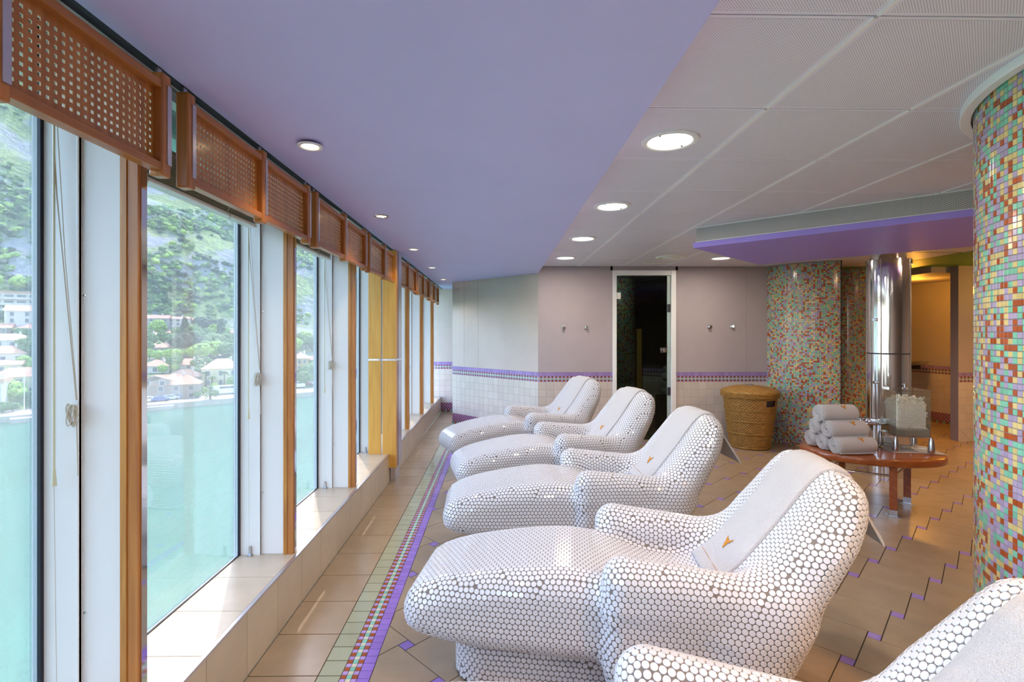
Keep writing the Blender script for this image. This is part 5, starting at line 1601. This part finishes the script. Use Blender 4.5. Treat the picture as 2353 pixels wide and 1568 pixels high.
# mountain scrub, uncountable
me_s = crown_mesh(3); 
bm = bmesh.new(); bmesh.ops.create_icosphere(bm, subdivisions=2, radius=1.0); base = [v.co.copy() for v in bm.verts]; fc = [[v.index for v in f.verts] for f in bm.faces]; bm.free()
sv = []; sf = []; sm_ = []; r_ = random.Random(12); cnt = 0
for q in range(13000):
    u = r_.choice([r_.uniform(-60, 130), r_.uniform(320, 575), r_.uniform(320, 575), r_.uniform(660, 745), r_.uniform(800, 850)])
    k = (u - 1146) / 1148; Y = r_.uniform(190, 430); X = k * Y
    if tq(X, Y) < 118: continue
    dens = float(vnoise(X, Y, 34)) + float(vnoise(X, Y, 90))
    if dens < r_.uniform(-.05, .35): continue
    R = r_.uniform(0.6, 2.3); z = float(ground(X, Y)); b0 = len(sv)
    for c in base: 
        s = R * r_.uniform(.6, 1.2); sv.append((X + c.x * s, Y + c.y * s, z + c.z * s * .75 + R * .25))
    kk = r_.choice([0, 0, 0, 1, 2, 2])
    for f in fc: sf.append([b0 + i for i in f]); sm_.append(kk)
me = bpy.data.meshes.new('scrub'); me.from_pydata(sv, [], sf)
for n in ('mid', 'bright', 'dark'): me.materials.append(LEAF[n])
me.polygons.foreach_set('material_index', sm_); me.update()
o = bpy.data.objects.new('mountain_scrub', me); COL.objects.link(o); tag(o, 'green scrub and bushes covering the mountainside', 'scrub', kind='stuff')

# palms
def palm(u, v, h, R, label):
    X, Y = find_xy(u, v); z = float(ground(X, Y)); t = thing('palm_tree', label, 'tree', (X, Y, z), 'palms of the far quay')
    m = MB(); m.tube([(X, Y, z - .5), (X + .1, Y, z + h)], [.3, .2], 8); m.build('trunk', [M_BARK], t)
    m = MB(); r = random.Random(int(u))
    for q in range(16):
        a = q * 2.4; el = r.uniform(.1, 1.0); pr = None
        for s in range(6):
            f = s / 5.; p = Vector((X + R * f * math.cos(a) * math.cos(el * .6), Y + R * f * math.sin(a) * math.cos(el * .6), z + h + R * (f * math.sin(el) - f * f * .75)))
            w = Vector((-math.sin(a), math.cos(a), 0)) * (.28 * (1 - f) + .05)
            if pr: m.poly([pr[0], p - w, p + w, pr[1]]); m.poly([pr[0] - Vector((0, 0, .12)), pr[1] - Vector((0, 0, .12)), p + w - Vector((0, 0, .12)), p - w - Vector((0, 0, .12))])
            pr = (p - w, p + w)
    m.build('fronds', [LEAF['mid']], t)
palm(489, 922, 1.6, 2.3, 'low spreading palm on the quay edge')
palm(493, 893, 3.4, 1.5, 'left palm before the cream villa'); palm(521, 889, 4.6, 1.5, 'right palm before the cream villa'); palm(479, 889, 4.4, 1.6, 'palm at the left corner of the cream villa')

# vehicles
def vehicle(u, v, Lc, Hc, colr, label, name='car', box=False, rot=0):
    X, Y = find_xy(u, v); z = float(ground(X, Y)); z = max(z, -17.05)
    t = thing(name, label, 'vehicle', (0, 0, 0), 'vehicles parked along the far quay')
    mt = mat('paint_%d' % int(u), colr, .25)
    m = MB()
    if box: m.prism([(-Lc / 2, -.95), (Lc / 2, -.95), (Lc / 2, .95), (-Lc / 2, .95)], .4, Hc)
    else:
        sec = [(-Lc / 2, .3), (Lc / 2, .3), (Lc / 2, .75), (Lc * .3, .85), (Lc * .17, Hc), (-Lc * .28, Hc), (-Lc * .42, .9), (-Lc / 2, .85)]
        b = len(m.v); m.v += [(x, -.8, zz) for x, zz in sec] + [(x, .8, zz) for x, zz in sec]; k = len(sec)
        m.face([b + i for i in range(k)]); m.face([b + k + i for i in range(k)][::-1])
        for i in range(k): j = (i + 1) % k; m.face((b + i, b + k + i, b + k + j, b + j))
    bevel(m.build('body', [mt], t), .08)
    for s in (-1, 1):
        for y in (-.8, .8):
            m = MB(); m.lathe([(0.0001, -.1), (.32, -.1), (.32, .1), (0.0001, .1)], (s * Lc * .32, y, .33), 14, axis=Matrix.Rotation(PI / 2, 3, 'X')); m.build('wheel', [M_BLACK], t)
    m = MB(); m.box((-Lc * .26, -.98 if box else -.83, Hc * .68), (Lc * (.42 if box else .15), -.94 if box else -.79, Hc * .9)); m.build('side_window', [M_HWIN], t)
    t.location = (X, Y, z); t.rotation_euler = (0, 0, math.atan2(0.66, 0.75) + rot)
vehicle(350, 925, 4.4, 1.5, (236, 238, 240), 'white car at the left end of the quay'); vehicle(376, 923, 4.2, 1.5, (60, 88, 150), 'blue car before the stone house')
vehicle(400, 920, 4.2, 1.45, (200, 208, 220), 'silver car before the stone house'); vehicle(432, 916, 4.2, 1.45, (120, 140, 165), 'grey blue car at the right end of the stone house'); vehicle(450, 914, 4.2, 1.45, (214, 218, 224), 'pale car beside the stone house corner')
vehicle(523, 907, 6.6, 2.7, (230, 232, 226), 'white tour bus parked before the cream villa', 'bus', True); vehicle(686, 893, 4.6, 2.3, (236, 236, 232), 'white van on the quay in the third window', 'van', True)
vehicle(704, 885, 4.0, 1.4, (190, 60, 70), 'red car behind the white van'); vehicle(718, 884, 4.0, 1.4, (236, 236, 236), 'white car at the right of the third window')
m = MB(); X, Y = find_xy(72, 952); m.tube([(X, Y, -17.1), (X, Y, -8.6)], .09, 8); m.lathe([(0.0001, .3), (.3, .15), (.3, -.1), (0.0001, -.2)], (X, Y, -8.5), 12); o = m.build('quay_lamp_post', [M_WHITE]); tag(o, 'slim white lamp post on the quay before the large cream house', 'lamp post')

# ------------------------------------------------------------------ world, sun, camera
w = bpy.data.worlds.new('world'); SC.world = w; w.use_nodes = True; t = w.node_tree; t.nodes.clear()
bg = t.nodes.new('ShaderNodeBackground'); out = t.nodes.new('ShaderNodeOutputWorld'); sky = t.nodes.new('ShaderNodeTexSky')
sky.sky_type = 'NISHITA'; sky.sun_disc = False; sky.sun_elevation = math.radians(54); sky.sun_rotation = math.radians(-23); sky.air_density = 1.0; sky.dust_density = 1.5
t.links.new(sky.outputs[0], bg.inputs[0]); bg.inputs[1].default_value = 1.25; t.links.new(bg.outputs[0], out.inputs[0])
sl_ = bpy.data.lights.new('sun', 'SUN'); sl_.energy = 8; sl_.angle = math.radians(.53); sl_.color = (1, .95, .87)
so = bpy.data.objects.new('sun', sl_); COL.objects.link(so); dv = Vector((.28, -.65, -1)); so.rotation_euler = dv.to_track_quat('-Z', 'Y').to_euler()
# unseen downlights added past the right edge to light that side
for (x, y, e) in ((3.9, 1.6, 9), (5.4, 2.9, 8), (4.6, 3.8, 24)):
    t_ = thing('recessed_downlight', 'added unseen downlight in the panel ceiling hidden by the mosaic column', 'ceiling light', (x, y, CZ), 'large round downlights in the panel ceiling')
    m = MB(); m.lathe([(.132, 0), (.13, -.008), (.11, -.012), (.098, -.004), (.096, 0)], (x, y, CZ - .0005), 32); m.build('trim_ring', [M_WHITE], t_)
    m = MB(); m.lathe([(.098, -.002), (.0001, -.004)], (x, y, CZ), 32); m.build('lens', [M_LENSW], t_)
    light('downlight_lamp', 'AREA', (x, y, CZ - .02), e, (1, .64, .34), .18, parent=t_)
for (x, y, e) in ((1.95, 0.55, 95), (3.2, 3.3, 60)):
    light('warm_spot_lamp', 'SPOT', (x, y, CZ - .03), e, (1, .46, .10), .05, spot=math.radians(125), blend=.7)
cam = bpy.data.cameras.new('camera'); co = bpy.data.objects.new('camera', cam); COL.objects.link(co); SC.camera = co
cam.sensor_width = 36; cam.lens = 36 * 1148 / 2353.0; co.location = (0, 0, CAM_H); co.rotation_euler = (PI / 2, 0, -math.atan(18 / 1148.0))
cam.shift_x = 12.5 / 2353.0; cam.shift_y = -19 / 2353.0; cam.clip_end = 3000; cam.clip_start = .02
SC.view_settings.view_transform = 'Standard'; SC.view_settings.look = 'None'; SC.view_settings.exposure = 0.5; SC.view_settings.gamma = 1
SC.view_settings.use_curve_mapping = False
try:
    SC.cycles.use_denoising = True; SC.cycles.use_light_tree = False; SC.cycles.adaptive_threshold = 0.04; SC.cycles.max_bounces = 6; SC.cycles.diffuse_bounces = 3; SC.cycles.glossy_bounces = 4; SC.cycles.transmission_bounces = 4; SC.cycles.transparent_max_bounces = 8
    SC.cycles.sample_clamp_indirect = 6; SC.cycles.caustics_reflective = False; SC.cycles.caustics_refractive = False
except Exception as e: print(e)
